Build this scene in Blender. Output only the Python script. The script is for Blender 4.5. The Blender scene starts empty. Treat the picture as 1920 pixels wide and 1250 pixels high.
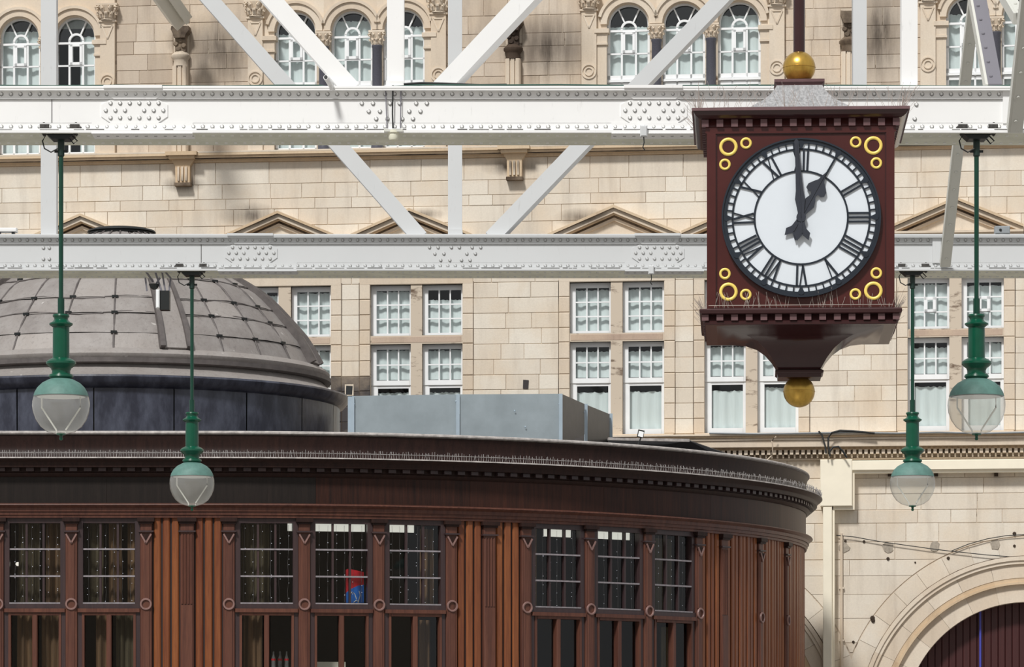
import bpy, math, random
from math import sin, cos, pi, atan, atan2, asin, sqrt, radians
from mathutils import Vector, Matrix
random.seed(7)
SC = bpy.context.scene
COL = SC.collection
# ------------------------------------------------------------------ camera, sky, sun, exposure
F = 7300.0      # focal length in pixels of a 1920 x 1250 frame
HZ = 1435.0     # row of the horizon (lens shifted upwards, verticals stay upright)
EYE = 1.7
cd = bpy.data.cameras.new('camera'); cam = bpy.data.objects.new('camera', cd); COL.objects.link(cam)
cam.location = (0, 0, EYE); cam.rotation_euler = (pi / 2, 0, 0)
cd.sensor_width = 36; cd.lens = 36 * F / 1920; cd.shift_y = (HZ - 625) / 1920
cd.clip_end = 400; cd.clip_start = 0.5
SC.camera = cam
w = bpy.data.worlds.new('sky'); SC.world = w; w.use_nodes = True
bgn = w.node_tree.nodes['Background']
bgn.inputs[0].default_value = (0.975, 0.985, 1.0, 1); bgn.inputs[1].default_value = 0.6
sd = bpy.data.lights.new('sun', 'SUN'); sun = bpy.data.objects.new('sun', sd); COL.objects.link(sun)
sd.energy = 3.6; sd.angle = radians(8); sd.color = (1.0, 0.985, 0.955)
SUN_EL, SUN_AZ = radians(48), radians(24)
_d = Vector((sin(SUN_AZ) * cos(SUN_EL), cos(SUN_AZ) * cos(SUN_EL), -sin(SUN_EL)))
sun.rotation_euler = _d.to_track_quat('-Z', 'Y').to_euler(); sun.location = (-15, -20, 40)
vs = SC.view_settings
vs.view_transform = 'Standard'; vs.look = 'None'; vs.gamma = 1; vs.use_curve_mapping = False
vs.exposure = -0.25

# ------------------------------------------------------------------ helpers
class MB:
    def __init__(s, fn=None): s.v = []; s.f = []; s.fn = fn
    def add(s, vs_, fs):
        n = len(s.v)
        s.v += [s.fn(p) for p in vs_] if s.fn else [tuple(p) for p in vs_]
        s.f += [tuple(i + n for i in f) for f in fs]
        return s
    def box(s, x0, x1, y0, y1, z0, z1):
        return s.add([(x0, y0, z0), (x1, y0, z0), (x1, y1, z0), (x0, y1, z0), (x0, y0, z1), (x1, y0, z1), (x1, y1, z1), (x0, y1, z1)],
                     [(3, 2, 1, 0), (4, 5, 6, 7), (0, 1, 5, 4), (1, 2, 6, 5), (2, 3, 7, 6), (3, 0, 4, 7)])
    def cbox(s, x0, x1, y0, y1, z0, z1, c=0.012):   # block with chamfered front (front = y0)
        a = [(x0 + c, y0, z0 + c), (x1 - c, y0, z0 + c), (x1 - c, y0, z1 - c), (x0 + c, y0, z1 - c)]
        b = [(x0, y0 + c, z0), (x1, y0 + c, z0), (x1, y0 + c, z1), (x0, y0 + c, z1)]
        d = [(x0, y1, z0), (x1, y1, z0), (x1, y1, z1), (x0, y1, z1)]
        fs = [(0, 1, 2, 3), (11, 10, 9, 8)]
        for i in range(4):
            j = (i + 1) % 4
            fs += [(i, i + 4, j + 4, j), (i + 4, i + 8, j + 8, j + 4)]
        return s.add(a + b + d, fs)
    def prism(s, poly, y0, y1):                     # polygon in x,z extruded along y
        n = len(poly)
        vs_ = [(p[0], y0, p[1]) for p in poly] + [(p[0], y1, p[1]) for p in poly]
        fs = [tuple(range(n)), tuple(range(2 * n - 1, n - 1, -1))]
        fs += [(i, i + n, (i + 1) % n + n, (i + 1) % n) for i in range(n)]
        return s.add(vs_, fs)
    def ring(s, cx, cz, r0, r1, a0, a1, y0, y1, n=10):   # flat sector of a ring, facing -y
        vs_ = []; fs = []
        for i in range(n + 1):
            a = a0 + (a1 - a0) * i / n
            for r, y in ((r0, y0), (r1, y0), (r1, y1), (r0, y1)):
                vs_.append((cx + r * cos(a), y, cz + r * sin(a)))
        for i in range(n):
            k = 4 * i
            for j in range(4):
                fs.append((k + j, k + (j + 1) % 4, k + 4 + (j + 1) % 4, k + 4 + j))
        full = abs(abs(a1 - a0) - 2 * pi) < 1e-6
        if not full: fs += [(0, 3, 2, 1), (4 * n, 4 * n + 1, 4 * n + 2, 4 * n + 3)]
        return s.add(vs_, fs)
    def lathe(s, prof, cx=0, cy=0, n=24, a0=0, a1=2 * pi, caps=False):
        vs_ = []; fs = []; m = len(prof)
        full = abs((a1 - a0) - 2 * pi) < 1e-6; k = n if full else n + 1
        for i in range(k):
            a = a0 + (a1 - a0) * i / n
            for r, z in prof: vs_.append((cx + r * cos(a), cy + r * sin(a), z))
        for i in range(n):
            i2 = (i + 1) % k
            for j in range(m - 1):
                fs.append((i * m + j, i2 * m + j, i2 * m + j + 1, i * m + j + 1))
        return s.add(vs_, fs)
    def tube(s, pts, r, n=6):
        pts = [Vector(p) for p in pts]; vs_ = []; fs = []
        for i, p in enumerate(pts):
            t = (pts[min(i + 1, len(pts) - 1)] - pts[max(i - 1, 0)]).normalized()
            up = Vector((0, 0, 1)) if abs(t.z) < 0.95 else Vector((1, 0, 0))
            a = t.cross(up).normalized(); b = a.cross(t)
            for k in range(n):
                q = p + a * (r * cos(2 * pi * k / n)) + b * (r * sin(2 * pi * k / n)); vs_.append(tuple(q))
        for i in range(len(pts) - 1):
            for k in range(n):
                k2 = (k + 1) % n
                fs.append((i * n + k, i * n + k2, (i + 1) * n + k2, (i + 1) * n + k))
        fs += [tuple(range(n - 1, -1, -1)), tuple(range((len(pts) - 1) * n, len(pts) * n))]
        return s.add(vs_, fs)
    def bar(s, p, q, wd, dp, up=(0, 1, 0)):        # rectangular bar p->q: wd across, dp along up
        p = Vector(p); q = Vector(q); t = (q - p).normalized(); u = Vector(up)
        u = (u - t * u.dot(t)).normalized(); a = t.cross(u)
        vs_ = []
        for c in (p, q):
            for i, j in ((-1, -1), (1, -1), (1, 1), (-1, 1)):
                vs_.append(tuple(c + a * (wd / 2 * i) + u * (dp / 2 * j)))
        return s.add(vs_, [(0, 1, 2, 3), (7, 6, 5, 4), (0, 4, 5, 1), (1, 5, 6, 2), (2, 6, 7, 3), (3, 7, 4, 0)])
    def dome(s, c, r, n=(0, -1, 0), seg=8):         # small rivet head bulging along n
        c = Vector(c); n = Vector(n); up = Vector((0, 0, 1)) if abs(n.z) < 0.9 else Vector((1, 0, 0))
        a = n.cross(up).normalized(); b = n.cross(a)
        vs_ = []; fs = []
        for k in range(seg):
            an = 2 * pi * k / seg; vs_.append(tuple(c + a * (r * cos(an)) + b * (r * sin(an))))
        for k in range(seg):
            an = 2 * pi * k / seg; vs_.append(tuple(c + (a * cos(an) + b * sin(an)) * (r * .66) + n * (r * .62)))
        for k in range(seg): fs.append((k, (k + 1) % seg, seg + (k + 1) % seg, seg + k))
        fs.append(tuple(range(seg, 2 * seg)))
        return s.add(vs_, fs)

def mesh(name, mb, mat, smooth=None):
    me = bpy.data.meshes.new(name); me.from_pydata(mb.v, [], mb.f); me.materials.append(mat)
    if smooth is not None:
        me.polygons.foreach_set('use_smooth', [True] * len(me.polygons))
        me.set_sharp_from_angle(angle=radians(smooth))
    me.update()
    return me
def mk(name, mb, mat, parent=None, smooth=None, **props):
    o = bpy.data.objects.new(name, mb if isinstance(mb, bpy.types.Mesh) else mesh(name, mb, mat, smooth))
    COL.objects.link(o)
    if parent: o.parent = parent
    for k, v in props.items(): o[k] = v
    return o
def empty(name, loc=(0, 0, 0), rz=0, parent=None, **props):
    o = bpy.data.objects.new(name, None); COL.objects.link(o); o.empty_display_size = .2
    o.location = loc; o.rotation_euler = (0, 0, rz)
    if parent: o.parent = parent
    for k, v in props.items(): o[k] = v
    return o
def P(px, py, d): return ((px - 960) * d / F, d, EYE + (HZ - py) * d / F)

# ------------------------------------------------------------------ materials
def lin(c): return tuple((x / 255 / 12.92 if x <= 10 else ((x / 255 + .055) / 1.055) ** 2.4) for x in c)
class NT:
    def __init__(s, name):
        s.m = bpy.data.materials.new(name); s.m.use_nodes = True; s.t = s.m.node_tree; s.n = s.t.nodes; s.l = s.t.links
        s.p = s.n['Principled BSDF']; s.out = s.n['Material Output']
    def new(s, typ, **kw):
        x = s.n.new(typ)
        for k, v in kw.items(): setattr(x, k, v)
        return x
    def link(s, a, b): s.l.new(a, b)
    def pos(s, scale=(1, 1, 1), obj=False):
        if obj:
            g = s.new('ShaderNodeTexCoord').outputs['Object']
        else: g = s.new('ShaderNodeNewGeometry').outputs['Position']
        mp = s.new('ShaderNodeMapping'); mp.inputs['Scale'].default_value = scale
        s.link(g, mp.inputs[0]); return mp.outputs[0]
    def noise(s, vec, scale, detail=4, rough=.6):
        x = s.new('ShaderNodeTexNoise'); x.inputs['Scale'].default_value = scale; x.inputs['Detail'].default_value = detail
        x.inputs['Roughness'].default_value = rough; s.link(vec, x.inputs['Vector']); return x.outputs['Fac']
    def ramp(s, fac, a, b, lo=0.0, hi=1.0):
        x = s.new('ShaderNodeMapRange'); x.inputs[1].default_value = a; x.inputs[2].default_value = b
        x.inputs[3].default_value = lo; x.inputs[4].default_value = hi; s.link(fac, x.inputs[0]); return x.outputs[0]
    def mix(s, fac, a, b, blend='MIX'):
        x = s.new('ShaderNodeMix', data_type='RGBA', blend_type=blend)
        if isinstance(fac, (int, float)): x.inputs[0].default_value = fac
        else: s.link(fac, x.inputs[0])
        for i, c in ((6, a), (7, b)):
            if isinstance(c, tuple): x.inputs[i].default_value = (*c[:3], 1)
            else: s.link(c, x.inputs[i])
        return x.outputs[2]
    def math(s, op, a, b=0.0):
        x = s.new('ShaderNodeMath', operation=op)
        for i, c in ((0, a), (1, b)):
            if isinstance(c, (int, float)): x.inputs[i].default_value = c
            else: s.link(c, x.inputs[i])
        x.use_clamp = False
        return x.outputs[0]
    def rnd(s): return s.new('ShaderNodeObjectInfo').outputs['Random']
    def bump(s, h, strength=.3, dist=.01):
        b = s.new('ShaderNodeBump'); b.inputs['Strength'].default_value = strength; b.inputs['Distance'].default_value = dist
        s.link(h, b.inputs['Height']); s.link(b.outputs[0], s.p.inputs['Normal'])
    def done(s, col, rough=.6, metal=0.0, spec=.5):
        if isinstance(col, tuple): s.p.inputs['Base Color'].default_value = (*col[:3], 1)
        else: s.link(col, s.p.inputs['Base Color'])
        if isinstance(rough, (int, float)): s.p.inputs['Roughness'].default_value = rough
        else: s.link(rough, s.p.inputs['Roughness'])
        s.p.inputs['Metallic'].default_value = metal
        s.p.inputs['Specular IOR Level'].default_value = spec
        return s.m
    def spot(s, cx, cz, rx, rz):                      # soft stain with its own place on the wall
        g = s.new('ShaderNodeNewGeometry').outputs['Position']
        mp = s.new('ShaderNodeMapping', vector_type='POINT')
        mp.inputs['Scale'].default_value = (1 / rx, 0, 1 / rz); mp.inputs['Location'].default_value = (-cx / rx, 0, -cz / rz)
        s.link(g, mp.inputs[0])
        ln = s.new('ShaderNodeVectorMath', operation='LENGTH'); s.link(mp.outputs[0], ln.inputs[0])
        return s.ramp(ln.outputs['Value'], 1.0, 0.15)
def simple(name, col, rough=.5, metal=0, var=.12, scale=6, stretch=(1, 1, 1), bump=0, rnd=0, spec=.5):
    t = NT(name); v = t.pos(stretch); f = t.noise(v, scale)
    c = lin(col)
    k = t.mix(t.ramp(f, .3, .7), tuple(x * (1 - var) for x in c), tuple(min(1, x * (1 + var)) for x in c))
    if rnd:
        k = t.mix(t.ramp(t.rnd(), 0, 1, 0, rnd), k, tuple(x * .45 for x in c))
    if bump: t.bump(f, bump)
    return t.done(k, rough, metal, spec)
def stone_mat(name, a, b, soot=1.0, spots=()):
    t = NT(name)
    r = t.rnd()
    k = t.mix(t.ramp(r, 0, 1), lin(a), lin(b))
    big = t.noise(t.pos((1, 1, 1)), .9, 5); k = t.mix(t.ramp(big, .45, .72, 0, .55), k, lin((224, 202, 174)))
    strk = t.noise(t.pos((3, 3, .4)), 1.1, 5, .65); k = t.mix(t.ramp(strk, .5, .8, 0, .32 * soot), k, lin((128, 110, 96)))
    gr = t.noise(t.pos((1, 1, 1)), 30, 3); k = t.mix(t.ramp(gr, .2, .8, 0, .22), k, tuple(x * .55 for x in lin(b)))
    if spots:
        acc = None
        for sp in spots:
            x = t.spot(*sp); acc = x if acc is None else t.math('MAXIMUM', acc, x)
        m = t.math('MULTIPLY', acc, t.ramp(strk, .3, .6, .35, 1.0))
        k = t.mix(t.math('MULTIPLY', m, .85), k, lin((58, 50, 45)))
    t.bump(gr, .25, .01)
    return t.done(k, .85, 0, .25)
def wood_mat(name, a, b, rough=.35, rn=1.0, spec=.5):
    t = NT(name); r = t.rnd()
    v = t.pos((9, 9, .45))
    off = t.new('ShaderNodeVectorMath', operation='ADD'); t.link(v, off.inputs[0])
    cmb = t.new('ShaderNodeCombineXYZ'); t.link(t.math('MULTIPLY', r, 40), cmb.inputs[0]); t.link(t.math('MULTIPLY', r, 17), cmb.inputs[2]); t.link(cmb.outputs[0], off.inputs[1])
    g = t.noise(off.outputs[0], 1.6, 6, .65); g2 = t.noise(off.outputs[0], 9, 4, .6)
    f = t.math('ADD', t.math('MULTIPLY', t.ramp(g, .3, .72), .65), t.math('MULTIPLY', r, .35 * rn))
    k = t.mix(f, lin(a), lin(b)); k = t.mix(t.ramp(g2, .45, .7, 0, .3), k, tuple(x * .5 for x in lin(a)))
    t.bump(g2, .08, .004)
    return t.done(k, rough, 0, spec)
def glass_mat(name, tint, refl=.05, rough=.02, milky=0.0):
    t = NT(name); t.n.remove(t.p)
    tr = t.new('ShaderNodeBsdfTransparent'); tr.inputs[0].default_value = (*tint, 1)
    gl = t.new('ShaderNodeBsdfGlossy'); gl.inputs['Roughness'].default_value = rough
    fr = t.new('ShaderNodeLayerWeight'); fr.inputs['Blend'].default_value = .5
    fac = t.math('ADD', t.math('MULTIPLY', t.math('POWER', fr.outputs['Facing'], 5), .9), .03 + refl)
    base = tr.outputs[0]
    if milky:
        df = t.new('ShaderNodeBsdfTranslucent'); df.inputs[0].default_value = (.95, .95, .9, 1)
        d2 = t.new('ShaderNodeBsdfDiffuse'); d2.inputs[0].default_value = (.95, .95, .9, 1)
        ad = t.new('ShaderNodeMixShader'); ad.inputs[0].default_value = .5; t.link(df.outputs[0], ad.inputs[1]); t.link(d2.outputs[0], ad.inputs[2])
        m0 = t.new('ShaderNodeMixShader'); m0.inputs[0].default_value = milky; t.link(tr.outputs[0], m0.inputs[1]); t.link(ad.outputs[0], m0.inputs[2]); base = m0.outputs[0]
    mx = t.new('ShaderNodeMixShader'); t.link(fac, mx.inputs[0]); t.link(base, mx.inputs[1]); t.link(gl.outputs[0], mx.inputs[2])
    t.link(mx.outputs[0], t.out.inputs[0]); return t.m
def emit_mat(name, col, s):
    t = NT(name); t.p.inputs['Emission Color'].default_value = (*col, 1); t.p.inputs['Emission Strength'].default_value = s
    return t.done(col, .5)

PHI = atan(.118); CP, SP = cos(PHI), sin(PHI); FD = 80.0
def FA(px, py, y0=0.0):        # pixel ray -> facade coordinates (u, z) on the plane y0 behind the ashlar face
    a = (px - 960) / F; t = (y0 + FD * CP) / (a * SP + CP)
    return a * t * CP - (t - FD) * SP, EYE + (HZ - py) / F * t
def fw(px, py):                # pixel -> world x,z of the wall surface (for stain places)
    a = (px - 960) / F; t = FD * CP / (a * SP + CP); return a * t, EYE + (HZ - py) / F * t
FLOC = dict(loc=(0, FD, 0), rz=-PHI)
_sp = [(*fw(405, 95), 1.0, .85), (*fw(1030, 90), 1.0, .8), (*fw(960, 60), .35, .5), (*fw(342, 75), .35, .4), (*fw(1650, 60), .7, 1.2),
       (*fw(960, 312), .7, .22), (*fw(470, 405), .7, .3), (*fw(1090, 408), .6, .22), (*fw(345, 345), .5, .2), (*fw(790, 402), .5, .15)]
M = {}
M['stone'] = stone_mat('stone', (238, 230, 216), (224, 212, 195), 1.0, _sp)
M['stone_hi'] = stone_mat('stone_upper', (218, 204, 187), (192, 176, 158), 1.5, _sp)
M['trimstone'] = stone_mat('dressed_stone', (230, 217, 199), (216, 200, 180), .7, _sp)
M['redstone'] = stone_mat('reddish_stone', (204, 184, 166), (184, 160, 143), 1.2)
M['mouldstone'] = stone_mat('moulded_stone', (220, 198, 168), (206, 180, 148), 1.3)
M['darkstone'] = stone_mat('sooted_stone', (84, 80, 80), (70, 66, 66), .8)
M['blackstone_shadow'] = stone_mat('blackened_stone_and_shadow', (92, 76, 62), (60, 50, 44), 1.0)  # blackened carving, also the shadow lines painted between mouldings
def mortar_mat():
    t = NT('mortar'); n = t.noise(t.pos((1, 1, 3)), 1.6, 5, .7)
    k = t.mix(t.ramp(n, .55, .66), lin((206, 192, 174)), lin((112, 94, 80)))
    return t.done(k, .95, 0, .2)
M['mortar'] = mortar_mat()
M['rivgrime'] = simple('rivet_grime', (158, 158, 156), .9, 0, .3, 20)
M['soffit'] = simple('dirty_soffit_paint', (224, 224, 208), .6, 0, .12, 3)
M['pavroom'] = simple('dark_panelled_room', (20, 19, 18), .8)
M['granite'] = simple('granite', (84, 84, 94), .35, 0, .15, 40)
M['white'] = simple('white_window_paint', (244, 246, 247), .4, 0, .03, 5)
M['net'] = simple('net_curtain', (208, 218, 217), .9, 0, .05, 4, (6, 6, .4))
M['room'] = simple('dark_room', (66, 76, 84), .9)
M['pane'] = glass_mat('window_glass', (.975, .99, .99), .03)
M['pane2'] = glass_mat('dark_window_glass', (.86, .87, .88), .015, .03)
M['globe'] = glass_mat('lamp_glass', (.96, .96, .94), .03, .03, .22)
M['iron'] = None
def iron_mat(name, col, dirt):
    t = NT(name); c = lin(col)
    n1 = t.noise(t.pos((1, 1, 1)), 1.2, 5); n2 = t.noise(t.pos((3, 3, .6)), 6, 5, .7)
    k = t.mix(t.ramp(n1, .4, .75, 0, .25), c, tuple(x * .85 for x in c))
    k = t.mix(t.ramp(n2, .62, .85, 0, dirt), k, lin((120, 118, 112)))
    return t.done(k, .45, 0, .4)
M['iron'] = iron_mat('white_painted_iron', (247, 247, 246), .35)
M['iron2'] = iron_mat('darker_painted_iron', (211, 213, 214), .35)  # one even tone, a step darker than the nearer girder's
M['greyiron'] = iron_mat('grey_painted_iron', (216, 216, 208), .4)
M['darkiron'] = iron_mat('dark_grey_painted_iron', (128, 126, 134), .5)
M['grime'] = simple('grime', (70, 68, 66), .95, 0, .4, 30)
M['black'] = simple('black_metal', (24, 28, 28), .45)
M['green'] = simple('green_paint', (8, 80, 58), .28, 0, .08, 10)
M['rodgreen'] = simple('darker_green_paint', (10, 62, 47), .35, 0, .1, 10)  # hanging rods have a darker green than the collars
M['dkgreen'] = simple('weathered_dark_green_paint', (22, 46, 40), .4, 0, .2, 20)
M['dustgreen'] = simple('dusty_green_paint', (92, 130, 122), .6, 0, .15, 12)
M['wire'] = simple('white_rod', (240, 240, 236), .4)
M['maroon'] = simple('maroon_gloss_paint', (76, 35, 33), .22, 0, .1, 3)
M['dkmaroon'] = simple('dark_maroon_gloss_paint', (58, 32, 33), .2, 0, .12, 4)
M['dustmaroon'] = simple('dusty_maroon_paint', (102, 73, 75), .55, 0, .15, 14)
M['skirt'] = simple('streaked_grey_lead', (160, 160, 161), .7, 0, .35, 10, (4, 4, .5))
M['gold'] = simple('gilding', (204, 164, 78), .3, .75, .18, 5, (4, 4, .6))
M['ringgold'] = simple('gold_ring_paint', (255, 224, 116), .35, .1, .03)
M['dial'] = simple('opal_dial_glass', (226, 233, 240), .3, 0, .03, 1.5)
M['dialblack'] = simple('dial_black', (34, 42, 52), .35)
M['hand'] = simple('slate_hand', (50, 54, 64), .4)
M['spike'] = simple('spike_wire', (176, 164, 156), .5)
M['spike2'] = simple('steel_spike', (150, 146, 144), .5)
M['plank'] = wood_mat('stained_plank', (96, 52, 40), (154, 94, 54), .35, spec=.3)
M['pil'] = wood_mat('pilaster_wood', (74, 46, 40), (118, 76, 60), .4, .6, .3)
M['dkwood'] = wood_mat('dark_wood', (35, 26, 25), (60, 41, 36), .45, .8, .14)
M['sash'] = wood_mat('dark_sash_wood', (46, 36, 40), (72, 52, 50), .4, .8)
M['hilitwood'] = simple('highlit_wood_edge', (134, 104, 98), .4, 0, .15, 20)  # highlight on rings and triangle edges put into a paler wood colour
M['groove'] = simple('groove_wood', (40, 22, 20), .6)
M['frieze'] = wood_mat('frieze_wood', (38, 28, 26), (78, 47, 37), .4, .6, .16)
M['friezedark'] = wood_mat('charcoal_frieze', (32, 29, 28), (48, 41, 38), .35, .6, .2)
M['sashgrey'] = simple('worn_grey_sash_edge', (140, 134, 138), .5, 0, .25, 20)
M['lead'] = None
def lead_mat():
    t = NT('grey_lead'); r = t.rnd()
    k = t.mix(r, lin((158, 151, 146)), lin((130, 124, 121)))
    n = t.noise(t.pos((1, 1, 1)), 2.2, 6, .7); k = t.mix(t.ramp(n, .4, .75, 0, .6), k, lin((168, 164, 161)))
    n2 = t.noise(t.pos((1, 1, 1)), 18, 4); k = t.mix(t.ramp(n2, .55, .8, 0, .4), k, lin((74, 68, 68)))
    n3 = t.noise(t.pos((1, 1, 1)), 7, 2, .5); k = t.mix(t.ramp(n3, .72, .76, 0, .5), k, lin((214, 210, 206)))
    t.bump(t.noise(t.pos((1, 1, .6)), 4, 5), .5, .03)
    return t.done(k, .6, .1, .4)
M['lead'] = lead_mat()
M['dklead'] = simple('dark_lead', (92, 86, 84), .6, 0, .25, 6, bump=.3)
M['ltlead'] = simple('pale_lead_edge', (172, 166, 162), .7, 0, .35, 9)
M['drum'] = None
def drum_mat():
    t = NT('blue_black_sheet'); n = t.noise(t.pos((2, 2, .8)), 2.0, 5, .65)
    k = t.mix(t.ramp(n, .4, .75), lin((44, 46, 58)), lin((82, 86, 100))); t.bump(t.noise(t.pos((1, 1, .5)), 3, 3), .35, .03)
    return t.done(k, .32, 0, .5)
M['drum'] = drum_mat()
M['galv'] = simple('galvanised_sheet', (172, 184, 190), .34, .55, .1, 2.5, bump=.05)
M['galvedge'] = simple('galvanised_edge', (176, 192, 204), .4, .3, .05)
M['screenback'] = simple('dark_back_sheet', (92, 88, 86), .45, .2, .1)
M['felt'] = simple('black_felt', (42, 42, 44), .8, 0, .3, 5)
M['cream'] = simple('cream_paint', (248, 239, 218), .4, 0, .03, 3)
M['cream2'] = simple('pale_blind', (236, 234, 214), .7, 0, .03)
M['doorwood'] = simple('maroon_door_board', (66, 28, 28), .45, 0, .15, 4, (6, 6, .4), 0, .4)
M['blue'] = simple('blue_strip', (70, 74, 170), .35)
M['curtain'] = simple('brown_curtain', (106, 82, 56), .9, 0, .4, 3, (6, 6, .3))
M['olive'] = simple('olive_curtain', (78, 70, 50), .9, 0, .4, 3, (6, 6, .3))
M['floor'] = simple('concourse_floor', (150, 146, 140), .4, 0, .08, .5)
M['cable'] = simple('black_cable', (34, 36, 36), .6)
M['gcable'] = simple('green_cable', (40, 78, 66), .6)
M['grey'] = simple('grey_box_paint', (150, 156, 160), .5)
M['red'] = simple('red_print', (200, 24, 40), .5)
M['bluep'] = simple('blue_print', (24, 104, 190), .5)
M['fairy'] = emit_mat('fairy_bulb', (.9, .92, 1.0), .45)
M['litpanel'] = emit_mat('lit_ceiling_panel', (.93, .93, .82), .75)
M['reflglow'] = emit_mat('reflection_glow', (1.0, .95, .82), 1.2)
M['patch'] = simple('mortar_patch', (168, 158, 144), .95, 0, .2, 20)
M['hole'] = simple('hole_dirt', (64, 52, 42), .95)
# ------------------------------------------------------------------ ground, and unseen opposite wall added to darken reflections
mk('floor', MB().box(-60, 60, -28, 90, -.2, 0), M['floor'], kind='structure', category='floor', label='pale concourse floor under the hanging lamps')
mk('unseen_wall_front', MB().box(-60, 60, -28.6, -28, 0, 17), M['trimstone'], kind='structure', category='wall', label='unseen stone wall added across the concourse to darken reflections')

# ------------------------------------------------------------------ hotel facade
def slab(mb, b, holes, y0, y1):
    xs = sorted({b[0], b[1]} | {min(max(x, b[0]), b[1]) for h in holes for x in h[:2]})
    for xa, xb in zip(xs, xs[1:]):
        if xb - xa < 1e-5: continue
        xm = (xa + xb) / 2
        iv = sorted((max(h[2], b[2]), min(h[3], b[3])) for h in holes if h[0] < xm < h[1] and h[3] > b[2] and h[2] < b[3])
        z = b[2]
        for a, c in iv:
            if a > z + 1e-5: mb.box(xa, xb, y0, y1, z, a)
            z = max(z, c)
        if z < b[3] - 1e-5: mb.box(xa, xb, y0, y1, z, b[3])
    return mb
def free(u0, u1, z0, z1, blk):
    iv = []
    for k in blk:
        r = k(z0, z1) if callable(k) else ((k[0], k[1]) if k[2] < z1 - .04 and k[3] > z0 + .04 else None)
        if r: iv.append(r)
    out = []; x = u0
    for a, c in sorted(iv):
        if a > x + .05: out.append((x, min(a, u1)))
        x = max(x, c)
        if x >= u1: break
    if x < u1 - .05: out.append((x, u1))
    return out
REST = {}
def topx(u, z):            # facade coordinates -> picture, to tell which stones nothing is seen of
    x, y = u * CP, FD - u * SP
    return 960 + F * x / y, HZ - F * (z - EYE) / y
def stone(wall, u0, u1, z0, z1, mat, g=.0045):
    j = random.uniform(-.005, .005)
    x, y = topx((u0 + u1) / 2, (z0 + z1) / 2); hx = (u1 - u0) * 46
    if x + hx < 0 or x - hx > 1920 or y < -14 or 452 < y < 508 or (x + hx < 445 and y > 530) or (x - hx > 1330 and x + hx < 1672 and y < 570) or 178 < y < 255:
        REST.setdefault(wall.name, (wall, MB()))[1].cbox(u0 + g, u1 - g, j, .09, z0 + g, z1 - g, .006); return
    mk('stone', MB().cbox(u0 + g, u1 - g, j, .09, z0 + g, z1 - g, .006), mat, wall)
def courses(wall, u0, u1, zs, blk, mat, wmin, wmax, pick=None):
    for za, zb in zip(zs, zs[1:]):
        z0, z1 = min(za, zb), max(za, zb)
        for a, c in free(u0, u1, z0, z1, blk):
            x = a
            while x < c - .02:
                wd = random.uniform(wmin, wmax)
                if c - (x + wd) < wmin * .6: wd = c - x
                m = (pick and pick((x + x + wd) / 2, (z0 + z1) / 2)) or mat
                stone(wall, x, x + wd, z0, z1, m); x += wd
def U(px, py=500): return FA(px, py)[0]
zA = lambda y: FA(1180, y)[1]
zC = lambda y: FA(1152, y)[1]
zD = lambda y: FA(1750, y)[1]
UL, UR = U(-420), U(2340)

# --- window groups
ARCH = [[(-64,), (36,), (140,)], [(554,), (659,), (757,)], [(1178,), (1282,), (1386,)], [(1815,), (1919,), (2023,)]]
PILA = [(203,), (480, 823), (1105, 1457), (1740,)]
COLS = [(-14, 88), (607, 707), (1231, 1333), (1867, 1970)]
FIELDS = [(218, 466), (838, 1090), (1472, 1726)]
zs_, zcrown, zsill = zA(45), zA(5), zA(271)
hw = .44
LIGHTS = [(445, 522), (545, 620), (694, 770), (791, 867), (1068, 1145), (1167, 1245), (1321, 1398), (1420, 1497), (1702, 1780), (1803, 1882)]
ZT, ZM1, ZM2, ZB = zC(528), zC(623.5), zC(639.5), zC(814)
holesA = [(U(c[0], 60) - hw, U(c[0], 60) + hw, zsill, zs_ + hw) for g in ARCH for c in g]
holesC = []
for a, c in LIGHTS:
    holesC += [(U(a), U(c), ZM1, ZT), (U(a), U(c), ZB, ZM2)]
DOORS = [(FA(1925, 1357), 1), (FA(1270, 1357), 0)]
RS = 80 / 7300 * .985        # metres per pixel near the portal arches
R_IN, R_A, R_B, R_C, R_D = [x * RS for x in (229, 262, 274, 300, 314)]
holesD = [(uc - R_IN, uc + R_IN, 0, zc + R_IN) for (uc, zc), _ in DOORS]
zstr = zC(282); zcor = zD(840)
walls = {}
for nm, z0, z1, hs, lab in (('wall_upper', zstr, zA(-150), holesA, 'weathered upper storey of the sandstone facade with arched windows'),
                            ('wall_back', zcor, zstr, holesC, 'pale sandstone facade with pedimented mullioned windows'),
                            ('wall_lower', 0, zcor, holesD, 'cream sandstone wall with round portal arch')):
    walls[nm] = mk(nm, slab(MB(), (UL, UR, z0, z1), hs, .016, .5), M['mortar'], kind='structure', label=lab, category='wall')
    walls[nm].location = FLOC['loc']; walls[nm].rotation_euler = (0, 0, FLOC['rz'])
WU, WB, WL = walls['wall_upper'], walls['wall_back'], walls['wall_lower']
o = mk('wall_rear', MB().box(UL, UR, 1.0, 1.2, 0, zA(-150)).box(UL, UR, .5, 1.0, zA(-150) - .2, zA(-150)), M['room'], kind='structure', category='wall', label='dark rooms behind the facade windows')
o.location = FLOC['loc']; o.rotation_euler = (0, 0, FLOC['rz'])

# --- upper storey: ashlar fields
zsA = [zA(y) for y in (270, 243, 217, 190, 164, 138, 112.5, 82.5, 58, 24, -10, -45, -90, -150)]
courses(WU, UL, U(-118), zsA, [], M['stone_hi'], .36, .95); courses(WU, U(2080), UR, zsA, [], M['stone_hi'], .36, .95)
for a, b in FIELDS:
    cx = {218: 340, 838: 963, 1472: 1592}[a]
    blk = [(U(cx) - .17, U(cx) + .17, 0, zA(40))]
    courses(WU, U(a), U(b), zsA, blk, M['stone_hi'], .36, .95)
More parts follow.
